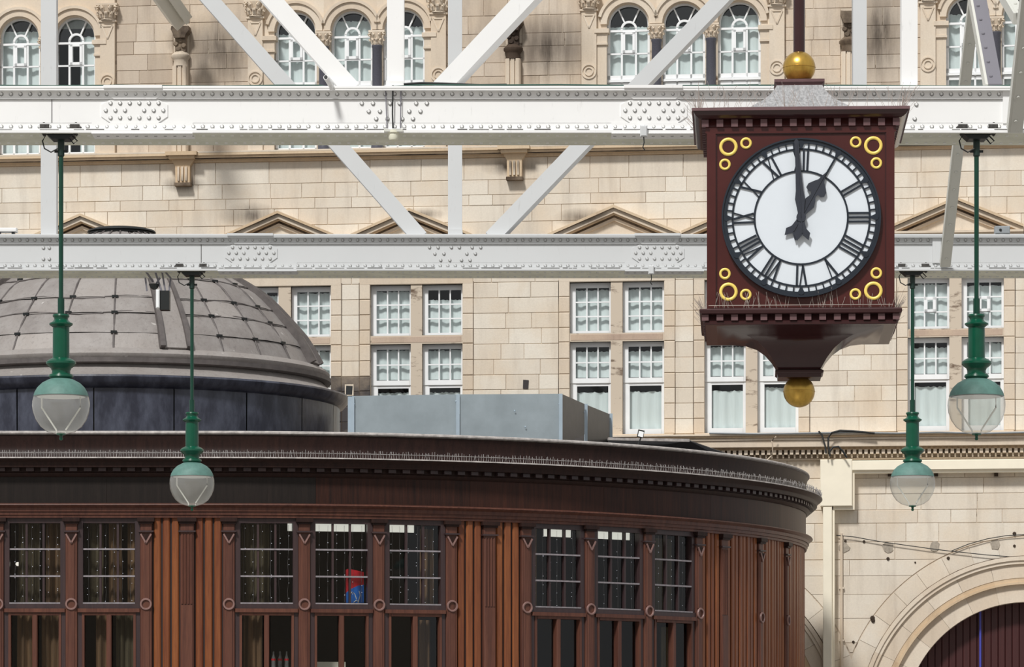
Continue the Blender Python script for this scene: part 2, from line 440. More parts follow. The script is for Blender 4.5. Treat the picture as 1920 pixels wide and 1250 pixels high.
# colonnettes with dark carved blocks
def colonnette(px, topz=53):
    u = U(px, 120); sh = zA(17) - zA(17)
    dz = 0
    z = lambda y: zA(y - topz_shift)
    topz_shift = 0
    mb = MB()
    for k in range(-1, 2): mb.box(u + k * .1 - .035, u + k * .1 + .035, -.2, .06, zA(274), zA(108))
    mb.box(u - .155, u + .155, -.17, .06, zA(274), zA(108))
    c = mk('colonnette', mb, M['trimstone'], WU)
    mb = MB().lathe([(.16, zA(108)), (.15, zA(98)), (.165, zA(95)), (.2, zA(91)), (.2, zA(87)), (.17, zA(84)), (.12, zA(80))], u, -.06, 12)
    mk('capital', mb, M['blackstone_shadow'] if px != 340 else M['trimstone'], c, 40)
    mb = MB().box(u - .10, u + .12, -.16, .05, zA(82), zA(52))
    mb.prism([(u - .13, zA(48)), (u - .17, zA(40)), (u - .16, zA(34)), (u + .2, zA(34)), (u + .21, zA(42)), (u + .14, zA(50)), (u + .12, zA(56)), (u - .1, zA(56))], -.26, .05)
    for dx, y in ((-.08, 66), (.02, 60), (.08, 70), (-.03, 76)): mb.dome((u + dx, -.16, zA(y)), .06)
    mk('carved_block', mb, M['blackstone_shadow'], c)
for px in (340, 963, 1592): colonnette(px)

def corinthian(mb, u, z0, z1, w, y):      # leafy capital in front of plane y
    h = z1 - z0
    mb.box(u - w * .62, u + w * .62, y - w * .34, y + .1, z1 - h * .14, z1)
    mb.lathe([(w * .42, z0), (w * .40, z0 + h * .1), (w * .42, z0 + h * .5), (w * .56, z0 + h * .86)], u, y + .02, 14)
    for row, (n, zz, rr, lh) in enumerate(((5, .12, .46, .36), (4, .42, .52, .40))):
        for i in range(n):
            a = pi + pi * (i + .5) / n
            p = (u + cos(a) * w * rr * .9, y + .02 + sin(a) * w * rr * .9, z0 + h * zz)
            q = (u + cos(a) * w * rr * 1.08, y + .02 + sin(a) * w * rr * 1.08, z0 + h * (zz + lh * .8))
            r = (u + cos(a) * w * rr * 1.4, y + .02 + sin(a) * w * rr * 1.4, z0 + h * (zz + lh * .66))
            mb.bar(p, q, w * .2, w * .08, (cos(a), sin(a), 0)); mb.bar(q, r, w * .18, w * .1)
    for s in (-1, 1): mb.tube([(u + s * w * .45, y - w * .3, z1 - h * .2), (u + s * w * .62, y - w * .36, z1 - h * .28), (u + s * w * .5, y - w * .36, z1 - h * .4)], w * .08, 6)
for gi, (ws, ps, cs) in enumerate(zip(ARCH, PILA, COLS)):
    yk = 60
    for px in ps:       # flat pilasters
        u = U(px, yk); mb = MB().box(u - .155, u + .155, -.09, .06, zA(271), zA(17))
        mb.box(u - .19, u + .19, -.12, .06, zA(20.5), zA(17)); p = mk('pilaster', mb, M['trimstone'], WU)
        mb = MB(); corinthian(mb, u, zA(17), zA(-14), .36, -.07); mk('capital', mb, M['trimstone'], p)
        mb = MB().box(u - .155, u + .155, -.09, .06, zA(-14), zA(-60)); mk('pilaster_top', mb, M['trimstone'], p)
        for yy in (-30,): pass
        t = MB()
        for a, b in (((-.11, 28), (0, 52)), ((0, 52), (.11, 28)), ((.11, 28), (-.11, 28))):
            t.bar((u + a[0], -.095, zA(a[1])), (u + b[0], -.095, zA(b[1])), .03, .03)
        mk('triangle_relief', t, M['trimstone'], p)
        for r0, r1 in ((.13, .155), (.07, .09)):
            mk('ring_relief', MB().ring(u, zA(134), r0, r1, 0, 2 * pi, -.115, -.08, 20), M['trimstone'], p)
    lo = U(ps[0], yk) if len(ps) == 2 or gi == 3 else UL
    hi = U(ps[-1], yk) if gi < 3 else U(2080)
    edges = [lo] + [U(c, yk) for c in cs] + [hi]
    if gi == 0: edges = [U(-118), U(-14, yk), U(88, yk), hi]
    for k, (c,) in enumerate(ws):
        u = U(c, yk); a, b = edges[k], edges[k + 1]
        if gi in (1, 2, 3) and k == 0: a += .155
        if (gi in (0, 1, 2)) and k == 2: b -= .155
        # spandrel with round arch cut out
        n = 18; arc = [(u + hw * cos(pi * i / n), zs_ + hw * sin(pi * i / n)) for i in range(n + 1)]
        poly = [(u + hw, zA(58)), *arc, (u - hw, zA(58)), (a, zA(58)), (a, zA(-60)), (b, zA(-60)), (b, zA(58))]
        mk('spandrel', MB().prism(poly, .0, .3), M['trimstone'], WU)
        rg = mk('arch_moulding', MB().ring(u, zs_, hw - .002, hw + .13, 0, pi, -.05, .05, 20), M['trimstone'], WU)
        mk('hood_moulding', MB().ring(u, zs_, hw + .13, hw + .19, radians(14), pi - radians(14), -.09, .03, 20), M['trimstone'], rg)
        mk('inner_bead', MB().ring(u, zs_, hw - .03, hw, 0, pi, .03, .09, 20), M['trimstone'], rg)
        # piers beside the opening
        for s, e in ((a, u - hw), (u + hw, b)):
            if e - s < .02: continue
            mk('pier', MB().box(s, e, .05, .5, zA(271), zA(58)), M['trimstone'], WU)
        if (k == 0 and gi > 0):
            e = u - hw; mb = MB().box(e - .24, e + .01, -.06, .3, zA(83), zA(56)).box(e - .25, e + .05, -.11, .3, zA(62), zA(54)).box(e - .25, e + .02, -.08, .3, zA(84), zA(80)).box(e - .23, e, -.04, .3, zA(271), zA(83)); mk('impost', mb, M['trimstone'], WU)
        if k == 2 and gi < 3:
            e = u + hw; mb = MB().box(e - .01, e + .24, -.06, .3, zA(83), zA(56)).box(e - .05, e + .25, -.11, .3, zA(62), zA(54)).box(e - .02, e + .25, -.08, .3, zA(84), zA(80)).box(e, e + .23, -.04, .3, zA(271), zA(83)); mk('impost', mb, M['trimstone'], WU)
    for c in cs:
        u = U(c, yk)
        cl = mk('column', MB().lathe([(.125, zA(271)), (.125, zA(262)), (.105, zA(258)), (.098, zA(80)), (.112, zA(78)), (.112, zA(75))], u, -.0, 16), M['granite'], WU, 40)
        mb = MB(); corinthian(mb, u, zA(76), zA(47), .27, 0.0); mk('capital', mb, M['trimstone'], cl)

# --- arched windows
nwin = 0
def bar_(name, par, u0, u1, y0, y1, z0, z1, m='white'): return mk(name, MB().box(u0, u1, y0, y1, z0, z1), M[m], par)
def net(par, u0, u1, z0, z1, y, m='net', amp=.011, n=None):
    n = n or max(8, int((u1 - u0) / .035)); ph = random.uniform(0, 6); mb = MB(); vs_ = []; fs = []
    for i in range(n + 1):
        x = u0 + (u1 - u0) * i / n; yy = y + amp * sin(i * 1.1 + ph) + amp * .5 * sin(i * .43 + 2 * ph)
        vs_ += [(x, yy, z0), (x, yy, z1 - random.uniform(0, .03))]
    for i in range(n): fs.append((2 * i, 2 * i + 2, 2 * i + 3, 2 * i + 1))
    mb.add(vs_, fs); return mk('curtain', mb, M[m], par, 60)
for gi, ws in enumerate(ARCH):
    for k, (c,) in enumerate(ws):
        u = U(c, 60)
        if U(c, 60) < U(-40) or c > 2000: continue
        nwin += 1
        W = empty('window_%d' % nwin, kind='structure', category='window', label='white round-arched window, %s of three in the bay %s' % (('first', 'second', 'third')[k], ('above the lead dome', 'behind the middle truss post', 'beside the clock rod', 'behind the slanted lattice bars')[gi]), **FLOC)
        y0, y1 = .14, .20; f = .055
        mb = MB().ring(u, zs_, hw - f, hw, 0, pi, y0, y1, 20).box(u - hw, u - hw + f, y0, y1, zsill, zs_).box(u + hw - f, u + hw, y0, y1, zsill, zs_)
        mb.box(u - hw, u + hw, y0, y1, zA(147), zA(139)).box(u - hw, u + hw, y0 - .04, y1, zA(152), zA(148)).box(u - hw, u + hw, y0, y1, zA(160), zA(153)).box(u - hw, u + hw, y0, y1, zsill, zsill + .08)
        mk('frame', mb, M['white'], W)
        bx = .145
        for s in (-1, 1): bar_('mullion', W, u + s * bx - .02, u + s * bx + .02, y0, y1, zsill, zA(50))
        bar_('transom', W, u - hw, u + hw, y0 - .01, y1, zA(57.5), zA(53.5)); bar_('transom', W, u - hw, u + hw, y0, y1, zA(100), zA(97)); bar_('transom', W, u - hw, u + hw, y0, y1, zA(216), zA(213))
        mk('inner_arch', MB().ring(u, zA(52), bx - .02, bx + .025, 0, pi, y0, y1, 14), M['white'], W)
        for s in (-1, 1):
            a = pi / 2 + s * radians(33); mk('glazing_bar', MB().bar((u + cos(a) * .17, .17, zA(52) + sin(a) * .17), (u + cos(a) * (hw - .04), .17, zs_ + sin(a) * (hw - .04)), .03, .05), M['white'], W)
        cb = MB()
        for q in ((-.125, -.075, 58, 97), (.075, .125, 58, 97)): cb.box(u + q[0], u + q[1], y0 - .02, y1, zA(97), zA(58))
        cb.box(u - .125, u + .125, y0 - .02, y1, zA(62), zA(57.5)).box(u - .125, u + .125, y0 - .02, y1, zA(97), zA(92)); mk('casement', cb, M['white'], W)
        for xa, xb in ((-hw + f, -bx - .02), (-bx + .02, bx - .02), (bx + .02, hw - f)):
            for ya, yb in ((97, 58), (139, 100), (213, 160), (264, 216)):
                mk('pane', MB().add([(u + xa, .165, zA(ya)), (u + xb, .165, zA(ya)), (u + xb, .165, zA(yb)), (u + xa, .165, zA(yb))], [(0, 1, 2, 3)]), M['pane'], W)
        n = 14; r = hw - .03
        mk('pane', MB().prism([(u + r * cos(pi * i / n), zs_ + r * sin(pi * i / n)) for i in range(n + 1)] + [(u - r, zA(54)), (u + r, zA(54))], .225, .23), M['pane'], W)
        if (gi, k) == (0, 2):
            net(W, u + .06, u + hw, zA(265), zA(40), .28); net(W, u - hw, u + hw, zA(20), zA(0), .6)
        else: net(W, u - hw, u + hw, zA(268), zA(random.choice((45, 35, 28, 22))), .27)

# --- string course with corbels
T1 = empty('trim_1', kind='structure', category='trim', label='moulded string course running under the arched windows', **FLOC)
for nm, ya, yb, pr in (('ledge', 275.5, 271, .16), ('moulding', 280, 275.5, .24), ('moulding', 284.5, 280, .20), ('shadow_strip', 285.6, 284.2, .19, ), ('moulding', 287, 285.6, .12), ('moulding', 291, 287, .06), ('shadow_strip', 276.2, 275.2, .238)):  # thin dark strips stand in for shadow lines between the mouldings
    mk(nm, MB().box(UL, UR, -pr, .06, zC(ya), zC(yb)), M['mouldstone'] if nm == 'moulding' else M['blackstone_shadow'] if nm == 'shadow_strip' else M['trimstone'], T1)
for px in (345, 966, 1592):
    u = U(px, 300)
    mk('corbel_cap', MB().box(u - .33, u + .33, -.34, 0, zC(280), zC(273)).box(u - .27, u + .27, -.28, 0, zC(286), zC(280)), M['mouldstone'], T1)
    b = mk('corbel', MB().prism([(u - .2, zC(292)), (u - .155, zC(298)), (u - .15, zC(330)), (u + .15, zC(330)), (u + .155, zC(298)), (u + .2, zC(292)), (u + .24, zC(286)), (u - .24, zC(286))], -.16, .02), M['mouldstone'], T1)
    for k in range(3): mk('flute', MB().box(u - .1 + k * .08, u - .06 + k * .08, -.2, -.1, zC(327), zC(300)), M['trimstone'], b)
    mk('corbel_foot', MB().box(u - .17, u + .17, -.18, .02, zC(336), zC(330)), M['blackstone_shadow'], b)

# --- middle storey ashlar
UB0, UB1 = UL, UR
zsB = [zC(y) for y in (814, 786, 757, 728, 700, 671, 642, 613, 584, 555, 526, 497, 470, 442, 412, 381, 361, 333, 291)]
blkC = []
for i in range(0, 10, 2):
    a, b = LIGHTS[i][0], LIGHTS[i + 1][1]
    blkC.append((U(a) - .225, U(b) + .225, zC(820), zC(523)))
PED = [(155, 403), (401 - 246 + 369, 398), (770, 393), (1152, 387), (1404, 381), (1792, 372)]
for px, y in PED:
    u = U(px, y); za = FA(px, y)[1]
    pass
def pickC(u, z):
    if U(598) < u < U(700) and z < zC(662): return M['darkstone'] if random.random() < .75 else None
courses(WB, UL, UR, zsB, blkC, M['stone'], .42, 1.15, pickC)
zq = [zC(y) for y in (814, 786, 757, 728, 700, 671, 640, 613, 584, 555, 523)]
for i in range(0, 10, 2):
    a0, a1 = LIGHTS[i]; b0, b1 = LIGHTS[i + 1]
    for za, zb in zip(zq, zq[1:]):
        for ua, ub in ((U(a0) - .225, U(a0)), (U(b1), U(b1) + .225)):
            m = pickC((ua + ub) / 2, (za + zb) / 2) or M['trimstone']
            mk('jamb_stone', MB().cbox(ua + .004, ub - .0, -.012, .3, za + .005, zb - .005, .012), m, WB)
    for z0, z1 in ((ZB, ZM2), (ZM1, ZT)):
        mk('mullion_stone', MB().cbox(U(a1), U(b0), .02, .34, z0, z1, .03), M['redstone'], WB)
    mk('transom_stone', MB().cbox(U(a0), U(b1), .01, .34, ZM2, ZM1, .03), M['redstone'], WB)
    mk('lintel_stone', MB().cbox(U(a0) - .225, U(b1) + .225, -.014, .3, ZT, zC(510), .015), M['trimstone'], WB)
    mk('sill_stone', MB().box(U(a0) - .2, U(b1) + .2, -.06, .3, ZB - .12, ZB), M['trimstone'], WB)
    for ua in (U(a0) - .235, U(b1) + .225): mk('joint_strip', MB().box(ua, ua + .012, -.002, .05, zC(814), zC(523)), M['blackstone_shadow'], WB)
# --- pediments
def chev(mb, u, za, t0, t1, hwid, s, y0, y1):
    return mb.prism([(u - hwid, za - t0 - s * hwid), (u, za - t0), (u + hwid, za - t0 - s * hwid), (u + hwid, za - t1 - s * hwid), (u, za - t1), (u - hwid, za - t1 - s * hwid)], y0, y1)
for px, y in PED:
    u, za = FA(px, y); s = .42; H = 1.36
    p = mk('pediment', chev(MB(), u, za, 0, .055, H, s, -.26, .05), M['mouldstone'], WB)
    for nm, t0, t1, pr, m in (('raking_band', .055, .155, .2, 'trimstone'), ('raking_fillet', .155, .185, .14, 'mouldstone'), ('raking_bead', .235, .30, .07, 'trimstone'), ('raking_shadow_bed', .185, .235, .03, 'blackstone_shadow'), ('raking_dark_line', .050, .062, .255, 'blackstone_shadow')):  # shadow gap of the rake painted as a dark bed, thin dark line above
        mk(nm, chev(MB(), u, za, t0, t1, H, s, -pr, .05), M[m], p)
    zb = za - s * H - .15
    mk('tympanum', MB().prism([(u - H, zb), (u + H, zb), (u + H, za - .3 - s * H), (u, za - .3), (u - H, za - .3 - s * H)], -.01, .05), M['stone'], p)
    mk('pediment_base', MB().box(u - H - .0, u + H, -.26, .05, zb - .0, zb + .045).box(u - H, u + H, -.2, .05, zb - .06, zb), M['trimstone'], p)
    mk('frieze_stone', MB().box(u - H + .1, u + H - .1, -.03, .05, zC(510), zb - .06), M['trimstone'], p)
# --- middle storey windows
def sash(par, u0, u1, z0, z1, nc, nr, fl, fr, ft, fb, y, bw=.028):
    s = mk('sash', MB().box(u0, u0 + fl, y, y + .07, z0, z1).box(u1 - fr, u1, y, y + .07, z0, z1).box(u0 + fl, u1 - fr, y, y + .07, z1 - ft, z1).box(u0 + fl, u1 - fr, y - .01, y + .07, z0, z0 + fb), M['white'], par)
    xa, xb, za, zb = u0 + fl, u1 - fr, z0 + fb, z1 - ft
    for i in range(1, nc): x = xa + (xb - xa) * i / nc; bar_('muntin', s, x - bw / 2, x + bw / 2, y, y + .05, za, zb)
    for j in range(1, nr): z = za + (zb - za) * j / nr; bar_('muntin', s, xa, xb, y + .005, y + .05, z - bw / 2, z + bw / 2)
    for i in range(nc):
        for j in range(nr):
            x0, x1, q0, q1 = xa + (xb - xa) * i / nc, xa + (xb - xa) * (i + 1) / nc, za + (zb - za) * j / nr, za + (zb - za) * (j + 1) / nr
            mk('pane', MB().add([(x0, y + .03, q0), (x1, y + .03, q0), (x1, y + .03, q1), (x0, y + .03, q1)], [(0, 1, 2, 3)]), M['pane'], s)
    return s, (xa, xb, za, zb)
for gi in range(5):
    nwin += 1
    W = empty('window_%d' % nwin, kind='structure', category='window', label='white four-light mullioned window ' + ('partly hidden by the lead dome', 'above the galvanised roof screen', 'above the roof floodlight', 'half hidden by the hanging clock', 'with small hopper casements behind the lamps')[gi], **FLOC)
    for li in (2 * gi, 2 * gi + 1):
        u0, u1 = U(LIGHTS[li][0]) - .005, U(LIGHTS[li][1]) + .03
        Y = .15
        s, (xa, xb, za, zb) = sash(W, u0, u1, ZM1, ZT + .02, 3, 3, .115, .075, .12, .06, Y)
        net(W, xa - .05, xb + .05, ZM1, za + (zb - za) * random.choice((1.0, .98, .95, 1.0, .8)), Y + .12)
        if gi == 4:
            i = 1; x0 = xa + (xb - xa) / 3; x1 = xa + (xb - xa) * 2 / 3; z0 = za + (zb - za) / 3; z1 = za + (zb - za) * 2 / 3
            mk('hopper_casement', MB().box(x0, x0 + .06, Y - .03, Y + .05, z0, z1).box(x1 - .06, x1, Y - .03, Y + .05, z0, z1).box(x0, x1, Y - .03, Y + .05, z1 - .05, z1).box(x0, x1, Y - .03, Y + .05, z0, z0 + .05), M['white'], s)
        zr0, zr1 = zC(718), zC(703)
        sash(W, u0, u1, zr0 + .02, ZM2 + .02, 3, 2, .115, .075, .115, .10, Y)
        sash(W, u0, u1, ZB, zr0 + .02, 1, 1, .14, .095, .06, .12, Y + .02)
        net(W, xa - .05, xb + .05, ZB + .1, zC(random.choice((726, 728, 731))), Y + .13, amp=.018)
        net(W, xa - .05, xb + .05, zC(705), zC(random.choice((648, 649, 655))), Y + .12)

# --- lower cornice with dentils
T2 = empty('trim_2', kind='structure', category='trim', label='moulded cornice with dentils over the portal wall', **FLOC)
ua, ub = U(1120), UR
for nm, ya, yb, pr, m in (('ledge', 816, 813, .40, 'trimstone'), ('moulding', 820, 816.5, .36, 'mouldstone'), ('moulding', 824.5, 820.5, .33, 'trimstone'), ('corona', 837, 825, .30, 'trimstone'), ('bed_mould', 842, 837, .12, 'mouldstone'), ('moulding', 861, 857.5, .05, 'trimstone')):
    mk(nm, MB().box(ua, ub, -pr, .06, zD(ya), zD(yb)), M[m], T2)
mb = MB(); x = U(1290); st = .116
while x < ub:
    mk('dentil', MB().box(x, x + .068, -.2, .03, zD(850.5), zD(842)), M['trimstone'], T2)
    mb.box(x + .075, x + .108, -.12, .03, zD(857), zD(850)); x += st
mk('small_dentil', mb, M['trimstone'], T2, kind='stuff')

# --- lower wall ashlar, portal arches
zsD = [zD(y) for y in (1300, 1262, 1204, 1158, 1113, 1078, 1048, 1015, 980, 955, 925, 895, 861)]
RC = 352 * RS
def hcut(uc, zc, z): return sqrt(max(0.0, RC * RC - max(0.0, z - zc) ** 2))
for za, zb in zip(zsD, zsD[1:]):
    z0, z1 = min(za, zb), max(za, zb); g = .0045
    blk = [(uc - hcut(uc, zc, z0), uc + hcut(uc, zc, z0), z0 - 1, z1 + 1) for (uc, zc), _ in DOORS if hcut(uc, zc, z0) > 0]
    for a, c in free(U(1395), UR, z0, z1, blk):
        x = a
        while x < c - .02:
            wd = random.uniform(.5, 1.3)
            if c - (x + wd) < .45: wd = c - x
            e = x + wd; zz = [z0 + g + (z1 - z0 - 2 * g) * k / 6 for k in range(7)]
            Lf = [(x + g, q) for q in (zz[0], zz[-1])]; Rt = [(e - g, q) for q in (zz[0], zz[-1])]; cv = False
            for (uc, zc), _ in DOORS:
                if abs(e - (uc - hcut(uc, zc, z0))) < 1e-4: Rt = [(uc - hcut(uc, zc, q) - g, q) for q in zz]; cv = True
                if abs(x - (uc + hcut(uc, zc, z0))) < 1e-4: Lf = [(uc + hcut(uc, zc, q) + g, q) for q in zz]; cv = True
            if cv: mk('stone', MB().prism(Rt + Lf[::-1], random.uniform(-.004, .004), .09), M['stone'], WL)
            else: stone(WL, x, e, z0, z1, M['stone'])
            x = e
    (ua_, za_), (ub_, zb2_) = DOORS[1][0], DOORS[0][0]      # wedge between the two arches
    if hcut(ua_, za_, z0) + hcut(ub_, zb2_, z0) > ub_ - ua_:
        qs = [q for q in [z0 + g + (z1 - z0 - 2 * g) * k / 10 for k in range(11)] if ub_ - ua_ - hcut(ua_, za_, q) - hcut(ub_, zb2_, q) > .03]
        if len(qs) > 2: mk('stone', MB().prism([(ub_ - hcut(ub_, zb2_, q) - g, q) for q in qs] + [(ua_ + hcut(ua_, za_, q) + g, q) for q in reversed(qs)], 0, .09), M['stone'], WL)
for (uc, zc), full in DOORS:
    a0, a1 = (0, pi) if full else (radians(5), radians(80))
    nseg = 14 if full else 6
    aw = (a1 - a0) / nseg
    for i in range(nseg):
        a, b = a0 + i * aw, a0 + (i + 1) * aw; g = .0008
        v = mk('voussoir', MB().ring(uc, zc, R_IN, R_A, a + g, b - g, .0, .5, 6), M['trimstone'], WL)
        mk('roll_moulding', MB().ring(uc, zc, R_A, R_A + .045, a, b, -.10, .3, 6).ring(uc, zc, R_A + .045, R_B, a, b, -.06, .3, 6), M['mouldstone'], v)
        mk('arch_band', MB().ring(uc, zc, R_B, R_C, a + g, b - g, -.07, .3, 6), M['trimstone'], v)
        mk('hood_moulding', MB().ring(uc, zc, R_C, R_C + .07, a, b, -.12, .3, 6).ring(uc, zc, R_C + .07, R_D, a, b, -.15, .3, 6), M['trimstone'], v)
    mk('hood_edge', MB().ring(uc, zc, R_D, R_D + .016, a0, a1, -.13, .05, 30), M['blackstone_shadow'], WL)
    n2 = 20 if full else 9
    aw = (a1 - a0) / n2
    for i in range(n2):
        a, b = a0 + i * aw, a0 + (i + 1) * aw
        ro = 350 * RS
        mk('arch_stone', MB().ring(uc, zc, R_D, ro, a + .001, b - .001, .003 * (i % 3 - 1), .1, 4), M['stone'], WL)
(uc, zc), _ = DOORS[0]
D1 = empty('door_1', kind='structure', category='door', label='dark maroon boarded infill inside the round portal arch', **FLOC)
for i in range(36):
    x = uc - 2.56 + i * .142
    mk('plank', MB().cbox(x + .004, x + .138, .38 + .008 * (i % 2), .44, 0, zc + R_IN + .03, .008), M['doorwood'], D1)
(uc2, zc2), _ = DOORS[1]
D2 = mk('door_2', MB().box(uc2 - 2.6, uc2 + 2.6, .4, .45, 0, zc2 + R_IN), M['doorwood'], kind='structure', category='door', label='dark infill of the second portal arch'); D2.location = FLOC['loc']; D2.rotation_euler = (0, 0, FLOC['rz'])
def fobj(name, mb, mat, label, cat, smooth=None, **kw):
    o = mk(name, mb, M[mat], None, smooth, label=label, category=cat, **kw); o.location = FLOC['loc']; o.rotation_euler = (0, 0, FLOC['rz']); return o
def FP(px, py, y0): u, z = FA(px, py, y0); return (u, y0, z)
a, b = FP(1838, 1140, .33), FP(1839.5, 1262, .33)
bs = fobj('blue_strip', MB().box(a[0] - .02, a[0] + .02, .31, .36, b[2], a[2]), 'blue', 'slim blue vertical strip on the maroon boards inside the portal arch', 'strip')
mk('bracket', MB().box(a[0] - .04, a[0] + .05, .30, .36, a[2] - .03, a[2] + .02), M['cable'], bs)
# cream portal frame
pf = empty('portal_frame', label='cream painted frame with stepped corner in front of the portal wall', category='frame', **FLOC)
q = lambda px, py: FA(px, py, -.3)
mk('beam', MB().cbox(q(1538, 860)[0], UR, -.3, .0, q(1700, 881)[1], q(1700, 862)[1], .015).box(q(1598, 870)[0], UR, -.24, 0, q(1700, 886)[1], q(1700, 880)[1]), M['cream'], pf)
mk('corner_block', MB().cbox(q(1538, 900)[0], q(1598, 900)[0], -.32, 0, q(1560, 949)[1], q(1560, 861)[1], .015).box(q(1562, 900)[0], q(1602, 900)[0], -.25, 0, q(1560, 955)[1], q(1560, 886)[1]), M['cream'], pf)
mk('post', MB().cbox(q(1543, 1000)[0], q(1560, 1000)[0], -.3, 0, 0, q(1560, 949)[1], .012).box(q(1560, 1000)[0], q(1564.5, 1000)[0], -.24, 0, 0, q(1560, 955)[1]), M['cream'], pf)
for x in (1668, 1755, 1868): mk('fixing_bolt', MB().box(q(x, 880)[0] - .04, q(x, 880)[0] + .04, -.1, 0, q(x, 891)[1], q(x, 885)[1]), M['hole'], pf)
# conduit, cables, patches
a, b = FA(1578, 1000), FA(1578, 1290)
cdt = fobj('conduit', MB().tube([(a[0], -.045, a[1]), (a[0], -.045, 0)], .028, 8), 'trimstone', 'stone coloured conduit running down the wall beside the cream post', 'pipe', 40)
for y in (1102, 1200): z = FA(1578, y)[1]; mk('clip', MB().box(a[0] - .05, a[0] + .05, -.06, 0, z - .02, z + .02), M['trimstone'], cdt)
def cable(name, pts, r, m, label, y0=-.06, cat='cable'):
    return fobj(name, MB().tube([FP(x, y, y0) for x, y in pts], r, 5), m, label, cat, 60)
cable('cable', [(1568, 1003), (1600, 1006), (1650, 1015), (1700, 1022), (1750, 1029), (1783, 1033), (1850, 1040), (1915, 1045)], .009, 'cable', 'thin dark cable sagging across the wall above the portal arch')
cable('cable', [(1783, 1033), (1815, 1020), (1850, 1010), (1885, 1004), (1920, 1002), (1960, 1003)], .009, 'cable', 'short dark cable climbing from the sagging wall cable to the frame edge')
cable('cable', [(1330, 812), (1420, 813), (1500, 812), (1560, 811), (1600, 810), (1680, 812), (1760, 810), (1840, 812), (1930, 810)], .018, 'grey', 'grey cable lying along the top of the dentil cornice', -.42)
cable('cable', [(1556, 852), (1553, 836), (1553, 820), (1560, 811), (1575, 807), (1600, 808), (1640, 812)], .022, 'cable', 'black cable looping up over the cornice above the cream corner block', -.46)
cable('cable', [(1549, 850), (1547, 835), (1541, 815), (1535, 808)], .018, 'cable', 'short black cable end beside the looping cornice cable', -.46)
cable('cable', [(1556, 855), (1556, 846), (1562, 838), (1572, 837), (1580, 845), (1588, 858)], .02, 'cable', 'black cable hoop resting on the cream corner block', -.46)
cable('cable', [(1435, 865), (1447, 854), (1449, 838), (1447, 826), (1455, 818)], .014, 'trimstone', 'pale cable hanging down over the dentil cornice beside the pavilion roof', -.44)
for i, (x, y, r, lab) in enumerate(((1583, 1026, .11, 'grey mortar patch beside the conduit under the sagging cable'), (1665, 1025, .12, 'grey mortar patch second from the cream post'), (1752, 1024, .11, 'grey mortar patch over the middle of the sagging cable'), (1866, 1020, .11, 'grey mortar patch under the climbing cable'))):
    u, z = FA(x, y); n = 11
    fobj('mortar_patch', MB().prism([(u + r * random.uniform(.75, 1.1) * cos(2 * pi * k / n), z + r * random.uniform(.75, 1.1) * sin(2 * pi * k / n)) for k in range(n)], -.014, .03), 'patch', lab, 'patch')
mb = MB()
for x, y, r in ((1585, 1014, .03), (1620, 1015, .03), (1665, 1047, .035), (1778, 1046, .035), (1716, 1054, .02), (1636, 1158, .05), (1637, 1163, .045), (1600, 1203, .03), (1902, 1000, .04), (1902, 1023, .03)):
    u, z = FA(x, y); mb.dome((u, -.008, z), r, (0, -1, 0), 7)
mk('hole', mb, M['hole'], WL, kind='stuff')
# raking roof strut landing on the first colonnette
A = Vector(P(338, 36, 79.9)); B = Vector(P(266, -66, 77.2))
st_ = empty('roof_strut', label='grey brown roof strut landing on the carved colonnette beside the arched window pair', category='beam')
mk('strut_web', MB().bar(A, B, .42, .3), M['greyiron'], st_)
for s in (-.16, 0.16):
    off = Vector((s, -.17, -s * .6)); mk('strut_rib', MB().bar(A + off, B + off, .1, .06), M['greyiron'], st_)

for px, py, w_, h_, m, lab in ((655, 731, .07, .09, 'cable', 'small dark plate with pale edge on the sooty wall beside the roof screen'), (986, 720, .06, .09, 'darkstone', 'small grey stain patch on the wall between two mullioned windows')):
    u, z = FA(px, py)
    p_ = fobj('wall_plate', MB().prism([(u - w_, z - h_), (u + w_ * .8, z - h_ * 1.05), (u + w_, z + h_ * .9), (u - w_ * .9, z + h_)], -.02, .03), m, lab, 'plate')
    if m == 'cable': mk('pale_edge', MB().box(u - w_ * 1.3, u + w_ * 1.3, -.012, .02, z - h_ * 1.3, z + h_ * 1.3), M['trimstone'], p_)

for wall, mb in REST.values(): mk('stone_remainder', mb, M['stone_hi'] if wall is WU else M['stone'], wall, kind='stuff')
# ------------------------------------------------------------------ curved wooden pavilion
D0, S0 = 63.5, 115.0
XC = (395 - 960) / S0; RP = 1200 / S0
def pav(s, o=0.0):             # path length s, offset o outwards -> x, y
    if s < 0: return (XC + s, D0 - o)
    if s < RP * pi / 2: t = s / RP; return (XC + (RP + o) * sin(t), D0 + RP - (RP + o) * cos(t))
    return (XC + RP + o, D0 + RP + s - RP * pi / 2)
def nrm(s):
    if s < 0: return (0, -1)
    t = min(s / RP, pi / 2); return (sin(t), -cos(t))
def S(px):                     # pixel column -> path length on the wall face
    if px < 395: return (px - 395) / S0
    a = (px - 960) / F; r = (a * (D0 + RP) - XC) / (RP * sqrt(1 + a * a))
    return RP * (asin(min(1, r)) - atan(a))
def Zp(y, o=0.0): return EYE + (HZ - y) / F * (D0 - o)
SEND = RP * pi / 2 + 3.2
SGRID = [-11.0, -6, -3, 0] + [RP * pi / 2 * i / 72 for i in range(1, 73)] + [SEND]
def sweep(prof, ss=SGRID):     # prof of (o, z)
    mb = MB(); vs_ = []; fs = []; m = len(prof)
    for s in ss:
        for o, z in prof: x, y = pav(s, o); vs_.append((x, y, z))
    for i in range(len(ss) - 1):
        for j in range(m - 1): fs.append((i * m + j, (i + 1) * m + j, (i + 1) * m + j + 1, i * m + j + 1))
    return mb.add(vs_, fs)
def srange(a, b, step=.35):
    n = max(1, int((b - a) / step)); return [a + (b - a) * i / n for i in range(n + 1)]
